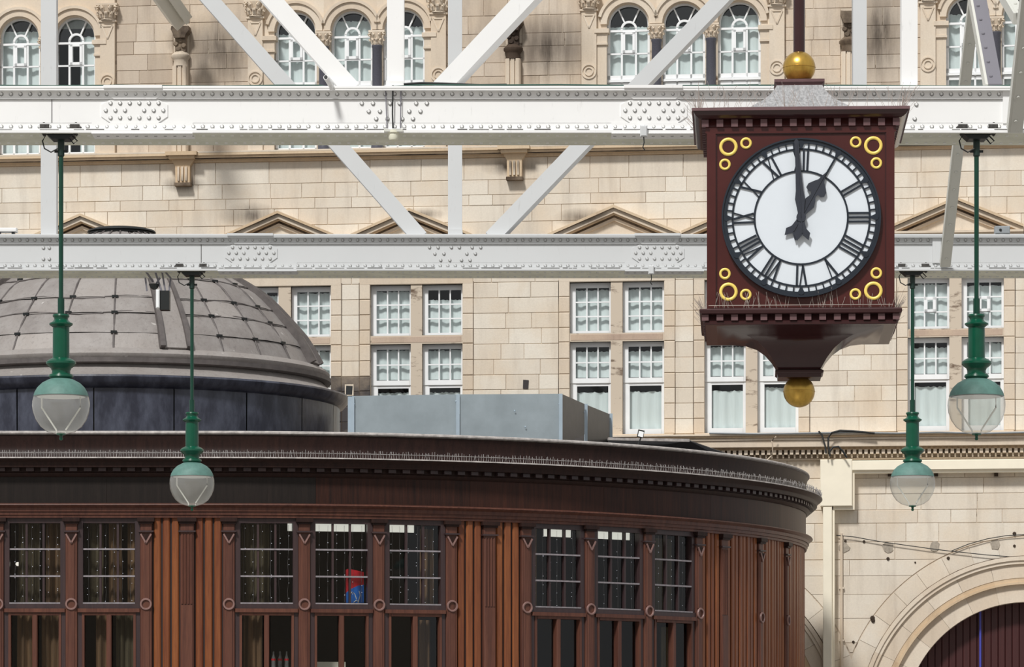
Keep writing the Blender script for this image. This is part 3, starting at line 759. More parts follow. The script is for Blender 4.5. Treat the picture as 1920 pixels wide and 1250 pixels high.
def pbox(mb, s0, s1, o0, o1, z0, z1, c=0.0):    # curved-following box, o1 = outer face; c = chamfer of the outer edges
    sm = (s0 + s1) / 2; x, y = pav(sm, 0); n = nrm(sm); t = (-n[1], n[0])
    W = (s1 - s0) / 2
    def q(a, o, z): return (x + t[0] * a + n[0] * o, y + t[1] * a + n[1] * o, z)
    prof = [(-W, o0), (-W, o1 - c), (-W + c, o1), (W - c, o1), (W, o1 - c), (W, o0)] if c else [(-W, o0), (-W, o1), (W, o1), (W, o0)]
    k = len(prof)
    mb.add([q(a, o, z0) for a, o in prof] + [q(a, o, z1) for a, o in prof],
           [(i, (i + 1) % k, k + (i + 1) % k, k + i) for i in range(k)] + [tuple(range(k - 1, -1, -1)), tuple(range(k, 2 * k))])
    return mb
def pprism(mb, sm, poly, o0, o1):                # polygon (a, z) on the tangent plane at sm
    x, y = pav(sm, 0); n = nrm(sm); t = (-n[1], n[0]); k = len(poly)
    q = lambda a, o, z: (x + t[0] * a + n[0] * o, y + t[1] * a + n[1] * o, z)
    return mb.add([q(a, o1, z) for a, z in poly] + [q(a, o0, z) for a, z in poly],
                  [tuple(range(k)), tuple(range(2 * k - 1, k - 1, -1))] + [(i, (i + 1) % k, k + (i + 1) % k, k + i) for i in range(k)])
PV = empty('pavilion', loc=(XC, D0, 0), label='dark wooden curved pavilion with small paned windows, dentil cornice and vertical planks', category='building')
PV.location = (0, 0, 0)
ZB_ = 0.0
mk('roof_edge', sweep([(-.3, Zp(807)), (.06, Zp(808)), (.10, Zp(810.5)), (.10, Zp(813)), (.06, Zp(815.5)), (-.1, Zp(816))]), M['ltlead'], PV, 40)
mk('fascia', sweep([(.0, Zp(815)), (.07, Zp(816)), (.05, Zp(824)), (.03, Zp(836)), (.04, Zp(847)), (.10, Zp(857)), (.32, Zp(857.5, .3))]), M['dkwood'], PV, 40)
mk('ledge_flashing', sweep([(.05, Zp(856.4, .3)), (.335, Zp(856.4, .3)), (.34, Zp(858.6, .3)), (.3, Zp(858.7, .3))]), M['ltlead'], PV, 40)
mk('cornice', sweep([(.05, Zp(858, .3)), (.32, Zp(858.6, .3)), (.30, Zp(862, .3)), (.25, Zp(866, .25)), (.24, Zp(868, .25)), (.24, Zp(875, .25)), (.22, Zp(876, .2)), (.09, Zp(876, .1)), (.09, Zp(884.5, .1)), (.10, Zp(886, .1)), (.08, Zp(890, .1)), (.05, Zp(893, .1)), (.03, Zp(894))]), M['dkwood'], PV, 30)
mk('frieze_backing', sweep([(.012, Zp(894)), (.012, Zp(944))]), M['groove'], PV, 60)
_fs = [-11, S(-150), S(200), S(592), S(880), S(1130), S(1330), S(1460), SEND]
for i, (a, b) in enumerate(zip(_fs, _fs[1:])):
    mk('frieze_panel', sweep([(.0, Zp(893)), (.03, Zp(893)), (.03, Zp(945)), (0, Zp(945))], srange(a + .002, b - .002)), M['friezedark' if i < 3 else 'frieze'], PV, 60)
mk('architrave', sweep([(.03, Zp(943)), (.15, Zp(944.5, .1)), (.16, Zp(946.5, .1)), (.13, Zp(949, .1)), (.09, Zp(951.5, .1)), (.09, Zp(958, .1)), (.065, Zp(959)), (.065, Zp(965)), (.045, Zp(966)), (.045, Zp(970.5)), (-.02, Zp(970.5))]), M['pil'], PV, 25)
sd_ = S(-30); 
while sd_ < RP * pi / 2 * .985:
    mk('dentil', pbox(MB(), sd_, sd_ + .125, .06, .17, Zp(883, .15), Zp(876.5, .15)), M['sash'], PV); sd_ += .235
# bird spikes along the ledge
mb = MB(); s = S(-30)
while s < RP * pi / 2 - .1:
    n = nrm(s); h = .115 * random.uniform(.8, 1.15)
    for oo in (.30,):
        a = pav(s, oo); b = pav(s + random.uniform(-.02, .02), oo + random.uniform(-.04, .04))
        mb.bar((a[0], a[1], Zp(857, .3)), (b[0], b[1], Zp(857, .3) + h), .007, .007)
    s += .042
pts = [(*pav(s, .3), Zp(857, .3) + .075) for s in srange(S(-30), RP * pi / 2 - .1, .3)]
mb.tube(pts, .006, 4)
mk('bird_spike', mb, M['spike2'], PV, kind='stuff')
# pilasters
PIL = [-150, -4, 134, 274, 429.5, 570.5, 710, 846, 986, 1105, 1214, 1309, 1424, 1473]
FLU = [351, 917, 1356]
ZK = Zp(970.5)
def pil_head(p, s, wd):
    mb = MB(); pbox(mb, s - wd - .045, s + wd + .045, -.02, .10, Zp(978), ZK); pbox(mb, s - wd - .02, s + wd + .02, -.02, .075, Zp(982), Zp(978)); mk('capital', mb, M['dkwood'], p)
    mk('neck_bead', pbox(MB(), s - wd - .03, s + wd + .03, -.02, .075, Zp(997.5), Zp(994.5)), M['sash'], p)
for px in PIL:
    s = S(px); wd = .095
    p = mk('pilaster', pbox(MB(), s - wd, s + wd, -.05, .035, ZB_, Zp(978), .012), M['pil'], PV)
    mk('raised_strip', pbox(MB(), s - .062, s + .062, .0, .05, Zp(1330), Zp(1142), .012), M['pil'], p)
    mk('raised_strip', pbox(MB(), s - .062, s + .062, .0, .05, Zp(1122), Zp(1008), .012), M['pil'], p)
    pil_head(p, s, wd)
    mb = MB(); pprism(mb, s, [(-.085, Zp(1001)), (0, Zp(1019)), (.085, Zp(1001))], .0, .062)
    mk('triangle', mb, M['dkwood'], p)
    mb = MB()
    for a, b in (((-.085, 1001), (0, 1018)), ((0, 1018), (.085, 1001))):
        x, y = pav(s, .066); n = nrm(s); t = (-n[1], n[0])
        mb.bar((x + t[0] * a[0], y + t[1] * a[0], Zp(a[1])), (x + t[0] * b[0], y + t[1] * b[0], Zp(b[1])), .026, .02, (n[0], n[1], 0))
    mk('triangle_edge', mb, M['hilitwood'], p)
    mb = MB(); x, y = pav(s, .055); n = nrm(s); t = (-n[1], n[0]); zc = Zp(1132.5); vs_ = []; fs = []; k1, k2 = 20, 6
    for i in range(k1):
        for j in range(k2):
            a = 2 * pi * i / k1; b = 2 * pi * j / k2; r = .082 + .02 * cos(b); oo = .02 * sin(b)
            vs_.append((x + t[0] * r * cos(a) + n[0] * oo, y + t[1] * r * cos(a) + n[1] * oo, zc + r * sin(a)))
    for i in range(k1):
        for j in range(k2): fs.append((i * k2 + j, ((i + 1) % k1) * k2 + j, ((i + 1) % k1) * k2 + (j + 1) % k2, i * k2 + (j + 1) % k2))
    mk('ring', mb.add(vs_, fs), M['hilitwood'], p, 60)
    mb = MB(); pprism(mb, s, [(.075 * cos(2 * pi * i / 16), zc + .075 * sin(2 * pi * i / 16)) for i in range(16)], .0, .045); mk('ring_disc', mb, M['pil'], p)
for px in FLU:
    s = S(px); wd = .11
    p = mk('fluted_pilaster', pbox(MB(), s - wd, s + wd, -.05, .04, ZB_, Zp(978), .012), M['pil'], PV)
    pil_head(p, s, wd)
    for k in range(-1, 3): mk('reed', pbox(MB(), s - .095 + .05 * (k + 1), s - .06 + .05 * (k + 1), .0, .058, Zp(1132), Zp(1001), .014), M['pil'], p)
    mk('base_block', pbox(MB(), s - .1, s + .1, .0, .055, Zp(1330), Zp(1134), .015), M['pil'], p)
# planks
SEC = [(274, 351), (351, 429.5), (846, 917), (917, 986), (1309, 1356), (1356, 1424), (1424, 1473)]
mk('plank_backing', sweep([(-.03, ZB_), (-.03, ZK)], [-11, S(-150)]), M['groove'], PV)
secs = [(S(a) + (.12 if a in FLU else .105), S(b) - (.12 if b in FLU else .105)) for a, b in SEC] + [(S(1473) + .11, SEND)]
for a, b in secs:
    mk('plank_backing', sweep([(-.03, ZB_), (-.03, ZK)], srange(a - .03, b + .03)), M['groove'], PV)
    n = max(1, round((b - a) / .155)); w_ = (b - a) / n
    if b == SEND: n = min(n, 40)
    for i in range(n): mk('plank', pbox(MB(), a + i * w_ + .016, a + (i + 1) * w_ - .016, -.04, .0 + .008 * (i % 2), ZB_, ZK, .02), M['plank'], PV)
# windows
WIN = [(-4, 134), (134, 274), (429.5, 570.5), (570.5, 710), (710, 846), (986, 1105), (1105, 1214), (1214, 1309), (-150, -4)]
def sheet(s0, s1, o, z0, z1):
    a, b = pav(s0, o), pav(s1, o); return MB().add([(*a, z0), (*b, z0), (*b, z1), (*a, z1)], [(0, 1, 2, 3)])
def pwin(i, a, b):
    s0, s1 = S(a) + .10, S(b) - .10
    mb = MB()
    pbox(mb, s0, s0 + .085, -.12, .0, ZB_, ZK); pbox(mb, s1 - .085, s1, -.12, .0, ZB_, ZK)
    pbox(mb, s0, s1, -.12, -.01, Zp(980), ZK)
    pbox(mb, s0 - .004, s1 + .004, -.12, .007, Zp(1141), Zp(1131))
    W = mk('window', mb, M['sash'], PV)
    mk('window_rail', pbox(MB(), s0 - .0, s1 + .0, -.1, .045, Zp(1147.5), Zp(1140.5), .01), M['pil'], W)
    mk('lower_frame', pbox(pbox(pbox(MB(), s0 + .07, s0 + .11, -.09, .015, ZB_, Zp(1147)), s1 - .11, s1 - .07, -.09, .015, ZB_, Zp(1147)), s0 + .11, s1 - .11, -.09, .015, Zp(1153), Zp(1147)), M['pil'], W)
    sm = (s0 + s1) / 2
    mk('mullion', pbox(MB(), sm - .042, sm + .042, -.1, .02, ZB_, Zp(1153), .012), M['pil'], W)
    ga, gb = s0 + .085, s1 - .085; zr = [Zp(1131), Zp(1079.5), Zp(1029), Zp(980)]; gw = (gb - ga) / 3
    mk('sill_edge', pbox(MB(), ga, gb, -.08, .012, Zp(1131.5), Zp(1129)), M['sashgrey'], W)
    for j in (1, 2):
        x = ga + gw * j; mk('muntin', pbox(MB(), x - .018, x + .018, -.09, -.03, zr[0], zr[3]), M['sash'], W)
        mk('muntin', pbox(MB(), ga, gb, -.085, -.015, zr[j] - .013, zr[j] + .013), M['sashgrey'], W)
    for c in range(3):
        for r in range(3): mk('pane', sheet(ga + gw * c, ga + gw * (c + 1), -.07, zr[r], zr[r + 1]), M['pane2'], W)
    for c, (u0, u1) in enumerate(((ga, sm - .04), (sm + .04, gb))): mk('pane', sheet(u0 + .02, u1 - .02, -.07, ZB_ + 2.0, Zp(1153)), M['pane2'], W)
    return W, s0, s1, ga, gb
def pcurt(W, pa, pb, ya, yb, m, o=-.3):
    sa, sb = S(pa), S(pb); n = max(6, int((sb - sa) / .02)); vs_ = []; fs = []
    ph = random.uniform(0, 6)
    for i in range(n + 1):
        s = sa + (sb - sa) * i / n; oo = o + .03 * sin(i * 1.25 + ph) + .02 * sin(i * .5)
        vs_ += [(*pav(s, oo), Zp(yb)), (*pav(s, oo), Zp(ya))]
    for i in range(n): fs.append((2 * i, 2 * i + 2, 2 * i + 3, 2 * i + 1))
    mk('curtain', MB().add(vs_, fs), M[m], W, 60)
CUR = {0: [(30, 70, 978, 1132, 'olive'), (82, 116, 978, 1132, 'curtain'), (28, 64, 1150, 1300, 'curtain'), (74, 112, 1150, 1300, 'curtain')],
       1: [(164, 190, 978, 1132, 'olive'), (200, 225, 978, 1132, 'curtain'), (236, 254, 978, 1132, 'curtain'), (176, 196, 1150, 1300, 'curtain'), (214, 250, 1150, 1300, 'olive')],
       2: [(452, 506, 978, 1132, 'olive'), (456, 492, 1150, 1300, 'curtain')], 4: [(798, 824, 985, 1132, 'curtain'), (796, 820, 1158, 1300, 'curtain')],
       5: [(1002, 1026, 978, 1137, 'curtain'), (1004, 1022, 1155, 1300, 'curtain')], 7: [(1252, 1284, 985, 1145, 'olive'), (1262, 1290, 1160, 1300, 'olive')]}
BLI = {2: [(541, 549)], 3: [(592, 688)], 4: [(731, 783)], 5: [(1034, 1084)], 6: [(1118, 1196)], 7: [(1224, 1245)]}
for i, (a, b) in enumerate(WIN):
    W, s0, s1, ga, gb = pwin(i, a, b)
    for c in CUR.get(i, ()): pcurt(W, *c)
    for c in BLI.get(i, ()): mk('light_panel', pbox(MB(), S(c[0]), S(c[1]), -.24, -.22, Zp(993), Zp(972)), M['litpanel'], W)
    mb = MB()
    for c in range(6):
        s = ga + (gb - ga) * (c + .5 + random.uniform(-.12, .12)) / 6; pts = []
        for k in range(9): pts.append((*pav(s + random.uniform(-.008, .008), -.14), Zp(982) + (Zp(1127) - Zp(982)) * k / 8))
        mb.tube(pts, .0022, 3)
    mk('light_string', mb, M['spike2'], W, kind='stuff')
    mb = MB()
    for c in range(6):
        s = ga + (gb - ga) * (c + .5 + random.uniform(-.12, .12)) / 6
        for k in range(6):
            x, y = pav(s, -.135); mb.dome((x, y, Zp(1127) + (Zp(984) - Zp(1127)) * (k + random.random()) / 6), .0065, (nrm(s)[0], nrm(s)[1], 0), 5)
    mk('fairy_light', mb, M['fairy'], W, kind='stuff')
# dark interior and flat roof
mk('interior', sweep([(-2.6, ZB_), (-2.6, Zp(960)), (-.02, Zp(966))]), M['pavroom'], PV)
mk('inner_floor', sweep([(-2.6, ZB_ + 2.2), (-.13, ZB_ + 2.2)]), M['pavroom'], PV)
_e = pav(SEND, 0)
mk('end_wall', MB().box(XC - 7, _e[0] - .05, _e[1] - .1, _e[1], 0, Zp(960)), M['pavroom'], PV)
zr_ = Zp(808)
rim = [pav(s, 0.0) for s in SGRID]
mk('roof', MB().add([(x, y, zr_) for x, y in rim] + [(rim[0][0], rim[-1][1], zr_)], [tuple(range(len(rim) + 1))]), M['dklead'], PV)
# small things seen through the panes, and a lamp reflection in one
def Pp(px, py, o): s = S(px); x, y = pav(s, o); return x, y, Zp(py, o), s
x, y, z, s = Pp(674, 1097, -.4)
po = empty('poster', loc=(0, 0, 0), label='red and blue printed panel standing behind the middle pane grid of the pavilion', category='poster')
mb = MB(); pprism(mb, s, [(-.15, Zp(1131)), (.15, Zp(1131)), (.15, Zp(1068)), (-.1, Zp(1062)), (-.15, Zp(1064))], -.42, -.40); mk('red_field', mb, M['red'], po)
mb = MB(); pprism(mb, s, [(-.15, Zp(1131)), (.15, Zp(1131)), (.15, Zp(1092)), (.05, Zp(1094)), (-.06, Zp(1100)), (-.15, Zp(1108))], -.40, -.395); mk('blue_field', mb, M['bluep'], po)
for pts in ([(-.08, 1128), (-.09, 1115), (-.05, 1106), (.0, 1110), (.03, 1120)], [(.05, 1128), (.09, 1112), (.07, 1104)], [(-.02, 1126), (.02, 1122), (.06, 1124)]):
    n = nrm(s); t = (-n[1], n[0]); bx, by = pav(s, -.39)
    mk('pale_line', MB().tube([(bx + t[0] * a, by + t[1] * a, Zp(q)) for a, q in pts], .006, 4), M['cream2'], po)
x, y, z, s = Pp(28, 1057, -.5)
lp = mk('lamp_reflection', MB().lathe([(.0, z + .035), (.04, z + .03), (.06, z), (.04, z - .03), (0, z - .035)], x, y, 12), M['reflglow'], None, 60, label='small glowing oval added as a lamp reflection behind the first pane grid of the pavilion', category='lamp')  # lamp reflection in the pane, built as a glowing oval on an added stem
mk('added_stem', MB().lathe([(.02, z - .03), (.03, z - .25), (.05, 2.2)], x, y, 8), M['olive'], lp)
mk('radiator_panel', None or pbox(MB(), S(596), S(658), -.62, -.55, Zp(1300), Zp(1238), .01), M['cream2'], None, label='pale panel standing low behind the lower panes under the red and blue poster', category='panel')
for i, px in enumerate((515, 528, 541)):
    x, y, z, s = Pp(px, 1232, -.5)
    b = mk('bottle', MB().lathe([(0, z - .5), (.035, z - .5), (.035, z - .02), (.014, z + .05), (.014, z + .1), (0, z + .1)], x, y, 10), M['globe'], None, 40, label='clear bottle with red top behind a lower pane of the pavilion, ' + ('beside the mullion', 'middle of three', 'beside the pilaster')[i], category='bottle', group='bottles behind the lower pane')
    mk('bottle_label', MB().lathe([(.037, z - .05), (.037, z - .02)], x, y, 10), M['red'], b)

# ------------------------------------------------------------------ lead dome on the roof
DD = 72.5; DS = F / DD; DXC = (228 - 960) / DS; DYC = DD
zd = lambda y: EYE + (HZ - y) / DS
DM = empty('lead_dome', loc=(DXC, DYC, 0), label='grey lead covered dome on a blue black drum behind the pavilion cornice', category='dome')
prof = [(372, 694), (351, 653), (325, 621), (299, 591), (272, 563), (232, 537), (210, 523), (170, 497), (120, 468), (58, 441)]
RZ = [(r / DS, zd(y)) for r, y in prof]
def rz(t):
    t = t * (len(RZ) - 1); i = min(int(t), len(RZ) - 2); f = t - i
    return RZ[i][0] * (1 - f) + RZ[i + 1][0] * f, RZ[i][1] * (1 - f) + RZ[i + 1][1] * f
def dpt(a, t, off=0.0):        # a measured from the camera side, towards +x
    r, z = rz(min(1, max(0, t))); r2, z2 = rz(min(1, t + .03)); r1, z1 = rz(max(0, t - .03))
    tr, tz = r2 - r1, z2 - z1; L = sqrt(tr * tr + tz * tz); nr, nz = tz / L, -tr / L
    r += nr * off; z += nz * off
    return (r * sin(a), -r * cos(a), z)
mk('dome_shell', MB().lathe([(r - .05, z - .03) for r, z in RZ], 0, 0, 48), M['dklead'], DM, 60)
ribs = [20.5, 77, -57, 134, -114, 178]
seams = [3.5, -11, -25.5, -41, 35, 48, 61, 92, 106, 120, -72, -86, -100, -130, -145, -160, 150, 164]
edges = sorted([(a, 0) for a in seams] + [(a, 1) for a in ribs])
lv = [0, .085, .21, .325, .5, .66, .82, 1.0]
for i, (a, isr) in enumerate(edges):
    b, isb = edges[(i + 1) % len(edges)]
    if b < a: b += 360
    a0 = radians(a + (4.2 if isr else 0)); b0 = radians(b - (4.2 if isb else 0))
    for l0, l1 in zip(lv, lv[1:]):
        vs_ = []; fs = []; nu, nv = 3, 4
        d = random.uniform(-.006, .006)
        for u in range(nu + 1):
            for v in range(nv + 1):
                aa = a0 + (b0 - a0) * (u / nu) ; tt = l0 + (l1 - l0) * v / nv
                off = d + .014 * (1 - v / nv) + (.006 if 0 < u < nu else 0) + random.uniform(-.005, .005)
                vs_.append(dpt(aa, tt, off))
        for u in range(nu):
            for v in range(nv): k = u * (nv + 1) + v; fs.append((k, k + nv + 1, k + nv + 2, k + 1))
        mk('lead_panel', MB().add(vs_, fs), M['lead'], DM, 60)
    if isr:
        for w0, w1, h in ((-4.2, 4.2, .10), (-4.4, -3.0, .16), (3.0, 4.4, .16)):
            vs_ = []; fs = []
            for k in range(15):
                t = k / 14
                for an, of in ((w0, -.02), (w0, h), (w1, h), (w1, -.02)): vs_.append(dpt(radians(a + an), t * .97, of * (1 - .75 * t)))
            for k in range(14):
                for j in range(3): fs.append((4 * k + j, 4 * k + j + 1, 4 * k + 4 + j + 1, 4 * k + 4 + j))
            fs.append((0, 1, 2, 3))
            mk('rib' if h < .12 else 'rib_roll', MB().add(vs_, fs), M['lead'] if h < .12 else M['dklead'], DM, 40)
    else:
        mk('seam_roll', MB().tube([dpt(radians(a), t / 14, .012) for t in range(15)], .018, 6), M['dklead'], DM, 60)
        for l in lv[1:-1]:
            c = dpt(radians(a), l, .025); mk('clip', MB().bar((c[0] - .055 * cos(radians(a)), c[1] - .055 * sin(radians(a)), c[2]), (c[0] + .055 * cos(radians(a)), c[1] + .055 * sin(radians(a)), c[2]), .045, .04), M['black'], DM)
for l in (.21, .325, .5):
    mk('lap_line', MB().tube([dpt(radians(k * 7.5), l + .012 * sin(k * 1.3), .012) for k in range(49)], .016, 5), M['dklead'], DM, 60)
mk('dome_cap', MB().lathe([(0, zd(428)), (.35, zd(428.5)), (.52, zd(430)), (.62, zd(433)), (.64, zd(436)), (.60, zd(438)), (.60, zd(440)), (.64, zd(441)), (.62, zd(444)), (.5, zd(446))], 0, 0, 40), M['black'], DM, 40)
mk('base_roll', MB().lathe([(3.66, 9.10), (3.78, 9.06), (3.88, 8.98), (3.86, 8.90), (3.80, 8.86)], 0, 0, 72), M['lead'], DM, 50)
mk('base_shadow_roll', MB().lathe([(3.80, 8.87), (3.90, 8.90), (3.90, 8.82), (3.78, 8.79)], 0, 0, 72), M['dklead'], DM, 50)
mk('lead_skirt', MB().lathe([(3.76, 8.80), (3.86, 8.70), (4.12, 8.565), (4.2, 8.56)], 0, 0, 72), M['lead'], DM, 50)
mk('drum_cornice', MB().lathe([(4.0, 8.57), (4.22, 8.565), (4.24, 8.53), (4.21, 8.45), (4.14, 8.37), (4.10, 8.36), (4.04, 8.33)], 0, 0, 72), M['drum'], DM, 40)
npan = 18
for i in range(npan):
    a = 2 * pi * (i + .45) / npan; b = a + 2 * pi / npan - .006
    mk('drum_panel', MB().lathe([(4.06, 7.17), (4.055, 7.6), (4.06, 8.36)], 0, 0, 6, a, b), M['drum'], DM, 60)
mk('drum_core', MB().lathe([(4.02, 7.17), (4.02, 8.4)], 0, 0, 60), M['black'], DM, 60)

# ------------------------------------------------------------------ plant screens on the roof
SCN = empty('plant_screen', label='grey galvanised metal screen enclosure on the roof beside the dome', category='screen')
d = 68.3
def quad(name, a, b, zt0, zt1, zb0, zb1, mat, th=.03):
    (x0, y0), (x1, y1) = a, b
    t = Vector((x1 - x0, y1 - y0, 0)).normalized(); n = Vector((t.y, -t.x, 0)) * th
    vs_ = [(x0, y0, zb0), (x1, y1, zb1), (x1, y1, zt1), (x0, y0, zt0)]
    vs_ += [(p[0] - n.x, p[1] - n.y, p[2]) for p in vs_]
    return mk(name, MB().add(vs_, [(0, 1, 2, 3), (7, 6, 5, 4), (0, 4, 5, 1), (1, 5, 6, 2), (2, 6, 7, 3), (3, 7, 4, 0)]), M[mat], SCN)
p0, p1, p2, p3 = P(660, 742, d), P(857, 739, d), P(862, 739, d), P(1051, 738, d)
zb = zr_ + .004
quad('screen_panel', p0[:2], p1[:2], p0[2], p1[2], zb, zb, 'galv'); quad('screen_panel', p2[:2], p3[:2], p2[2], p3[2], zb, zb, 'galv')
q1, q2 = P(1053, 738, d), P(1096, 757, d + 1.85); q3, q4 = P(1101, 759, d + 2.05), P(1143, 776, d + 3.9)
quad('screen_side_panel', q1[:2], q2[:2], q1[2], q2[2], zb + .15, P(1096, 814, d + 1.85)[2], 'screenback'); quad('screen_side_panel', q3[:2], q4[:2], q3[2], q4[2], zb, zb, 'screenback')
for px, dd, yt in ((655.5, d - .01, 743), (661, d - .03, 743), (858.5, d - .02, 739), (1051.5, d - .03, 738), (1098.5, d + 1.95, 757), (1145.5, d + 4.0, 775)):
    a = P(px, yt, dd); mk('screen_post', MB().box(a[0] - .03, a[0] + .03, a[1] - .02, a[1] + .04, zb, a[2]), M['galvedge'], SCN)
for px, py in ((664, 757), (660, 810), (1049, 757), (855, 752), (965, 770), (985, 800), (1095, 772)):
    dd = d - .035 if px < 1060 else d + 1.8; a = P(px, py, dd); mk('screw', MB().dome(a, .016), M['galvedge'], SCN)
quad('screen_rear_panel', (p0[0], d + 3.9), (q4[0], d + 3.9), q4[2] + .0, q4[2], zb, zb, 'screenback')
# felt covered upstand and roof floodlight
fr = mk('felt_roof_box', MB().add([P(1140, 823, 70.2), P(1292, 826, 70.6), P(1368, 852, 71.4), P(1368, 866, 71.4), P(1140, 850, 70.2)] + [P(1145, 822, 72.6), P(1292, 824.5, 73), P(1366, 850.5, 73.4), P(1368, 866, 73.4), P(1145, 850, 72.6)],
     [(0, 1, 2, 3, 4), (9, 8, 7, 6, 5), (0, 5, 6, 1), (1, 6, 7, 2), (2, 7, 8, 3), (0, 4, 9, 5), (3, 8, 9, 4)]), M['felt'], None, label='black felt covered roof upstand behind the curved pavilion cornice', category='roof')
mk('felt_edge', MB().bar(P(1140, 822.5, 70.1), P(1292, 825.5, 70.5), .05, .06, (0, 1, 0)), M['ltlead'], fr)
fl = empty('floodlight', loc=P(1196, 833, 66.4), label='small square floodlight on a bent stem on the pavilion roof', category='light')
k = 66.4 / F
mk('stem', MB().tube([(0, 0, -.012), (.03, 0, .06), (.05, 0, .11)], .014, 6), M['black'], fl)
mk('housing', MB().bar((.035, 0, .12), (.062, 0, .245), .11, .05), M['black'], fl)
mk('lens', MB().bar((.04, -.03, .13), (.06, -.03, .22), .085, .015), M['white'], fl)
# ------------------------------------------------------------------ riveted roof girders
D1_, D2_ = F / 177.0, F / 138.5
def girder(d, label, mat, x0, x1, splices, clusters, members, vx):
    s = F / d; X = lambda px: (px - 960) / s
    G = empty('roof_girder', loc=(0, d, 0), label=label, category='girder')
    m = M[mat]; a, b = X(x0), X(x1); dp = .72
    mk('web', MB().box(a, b, .014, .03, 8.44, 8.86), m, G)
    mk('web', MB().box(a, b, dp - .03, dp - .014, 8.44, 8.86), m, G)
    mk('top_plate', MB().cbox(a, b, -.075, dp + .07, 8.855, 8.885, .006), m, G)
    mk('upper_angle', MB().box(a, b, -.004, .015, 8.758, 8.855).box(a, b, -.07, -.004, 8.84, 8.855), m, G)
    mk('lower_angle', MB().box(a, b, -.004, .015, 8.435, 8.505).box(a, b, -.045, -.004, 8.427, 8.441), m, G)
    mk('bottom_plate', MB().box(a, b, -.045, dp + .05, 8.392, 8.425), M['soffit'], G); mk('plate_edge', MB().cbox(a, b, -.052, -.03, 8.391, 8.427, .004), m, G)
    mb = MB(); x = a
    while x < b:
        L = random.uniform(.05, .3)
        if random.random() < .75: mb.box(x, x + L * .85, -.0545, -.02, 8.4262, 8.4285 + random.uniform(.0, .006))
        x += L
    mk('grime_line', mb, M['grime'], G, kind='stuff')
    mb = MB(); gr = MB(); n = int((b - a) / .1016)
    gr.box(a, b, -.0045, .012, 8.7555, 8.7595).box(a, b, -.0045, .012, 8.503, 8.507)
    def rv(c):
        mb.dome(c, .0205); gr.dome((c[0] + .002, c[1] + .004, c[2] - .003), .0262)
    for i in range(n):
        x = a + .05 + i * .1016
        rv((x, -.004, 8.812)); rv((x, -.004, 8.468))
        if x > -99: mb.box(x - .016, x + .016, .10, .13, 8.384, 8.393); mb.box(x - .016, x + .016, dp - .15, dp - .12, 8.384, 8.393)
    for cx in splices:
        u = X(cx)
        for r, (z, xs) in enumerate(((8.717, (-2.5, -1.5, -.5, .5, 1.5, 2.5)), (8.64, (-3, -2, -1, 1, 2, 3)), (8.562, (-2.5, -1.5, -.5, .5, 1.5, 2.5)))):
            for q in xs: rv((u + q * .1016, .002, z))
    for px, py in clusters: rv((X(px), .012, EYE + (HZ - py) / s))
    mk('rivet', mb, m, G, kind='stuff'); mk('rivet_grime', gr, M['rivgrime'], G, kind='stuff')
    for cx in splices:
        u = X(cx); W = .352
        mk('splice_plate', MB().prism([(u - W, 8.70), (u - W + .1, 8.756), (u + W - .1, 8.756), (u + W, 8.70), (u + W, 8.575), (u + W - .1, 8.507), (u - W + .1, 8.507), (u - W, 8.575)], .002, .02), m, G)
        mk('cover_strip', MB().prism([(u - .3, 8.87), (u + .28, 8.87), (u + .28, 8.80), (u + .23, 8.757), (u - .22, 8.757), (u - .28, 8.80)], -.012, .0).box(u - .32, u + .3, -.09, .02, 8.862, 8.893), m, G)
        mk('cover_strip', MB().box(u - .45, u + .62, -.012, .0, 8.436, 8.506).box(u - .45, u + .62, -.06, .3, 8.384, 8.395), m, G)
    for px in vx:
        mk('web_joint', MB().box(X(px) - .003, X(px) + .003, .008, .016, 8.507, 8.757), M['grime'], G)
    for nm, p, q, w_, dpp, yo in members:
        A = (X(p[0]), yo, EYE + (HZ - p[1]) / s); B = (X(q[0]), yo, EYE + (HZ - q[1]) / s)
        o = mk(nm, MB().bar(A, B, w_, dpp), m, G)
        if nm == 'diagonal':     # flange lips along both edges
            A2 = Vector(A); B2 = Vector(B); t = (B2 - A2).normalized(); n = Vector((-t.z, 0, t.x))
            for sg in (-1, 1): mk('edge_angle', MB().bar(A2 + n * (w_ / 2 - .02) * sg + Vector((0, dpp / 2, 0)), B2 + n * (w_ / 2 - .02) * sg + Vector((0, dpp / 2, 0)), .03, .06), m, o)
    return G, X
def ext(p, q, y): return (p[0] + (q[0] - p[0]) * (y - p[1]) / (q[1] - p[1]), y)
cl1 = [(740 + dx, y) for dx, y in ((-62, 193), (-41, 193), (-49, 208), (-28, 208), (-35, 222), (-9, 193), (9, 193), (-14, 222), (14, 222), (40, 193), (60, 193), (27, 208), (48, 208), (34, 222))] + [(1718, 195), (1715, 222)] + [(1888, y) for y in (195, 222)]
tr1 = [('diagonal', (660, 166), ext((660, 166), (512, 0), -300), .185, .2, .14), ('diagonal', (822, 166), ext((822, 166), (978, 0), -300), .185, .5, .3),
       ('vertical', (741, 166), (741, -300), .18, .26, .2), ('vertical', (1707, 166), (1707, -300), .17, .16, .16)]
G1, X1 = girder(D1_, 'nearer white riveted roof girder that the two lower-hanging large lamps hang from', 'iron', -420, 2300, [252, 1226], cl1, tr1, [97])
cl2 = [(853 + dx, y) for dx, y in ((-48, 463), (-32, 463), (-38, 475), (-21, 475), (-27, 487), (-10, 487), (-7, 463), (8, 463), (32, 463), (48, 463), (22, 475), (38, 475), (12, 487), (28, 487))] + [(81, 464), (92, 464), (81, 485), (92, 485)] + [(1755, y) for y in (462, 473, 484)]
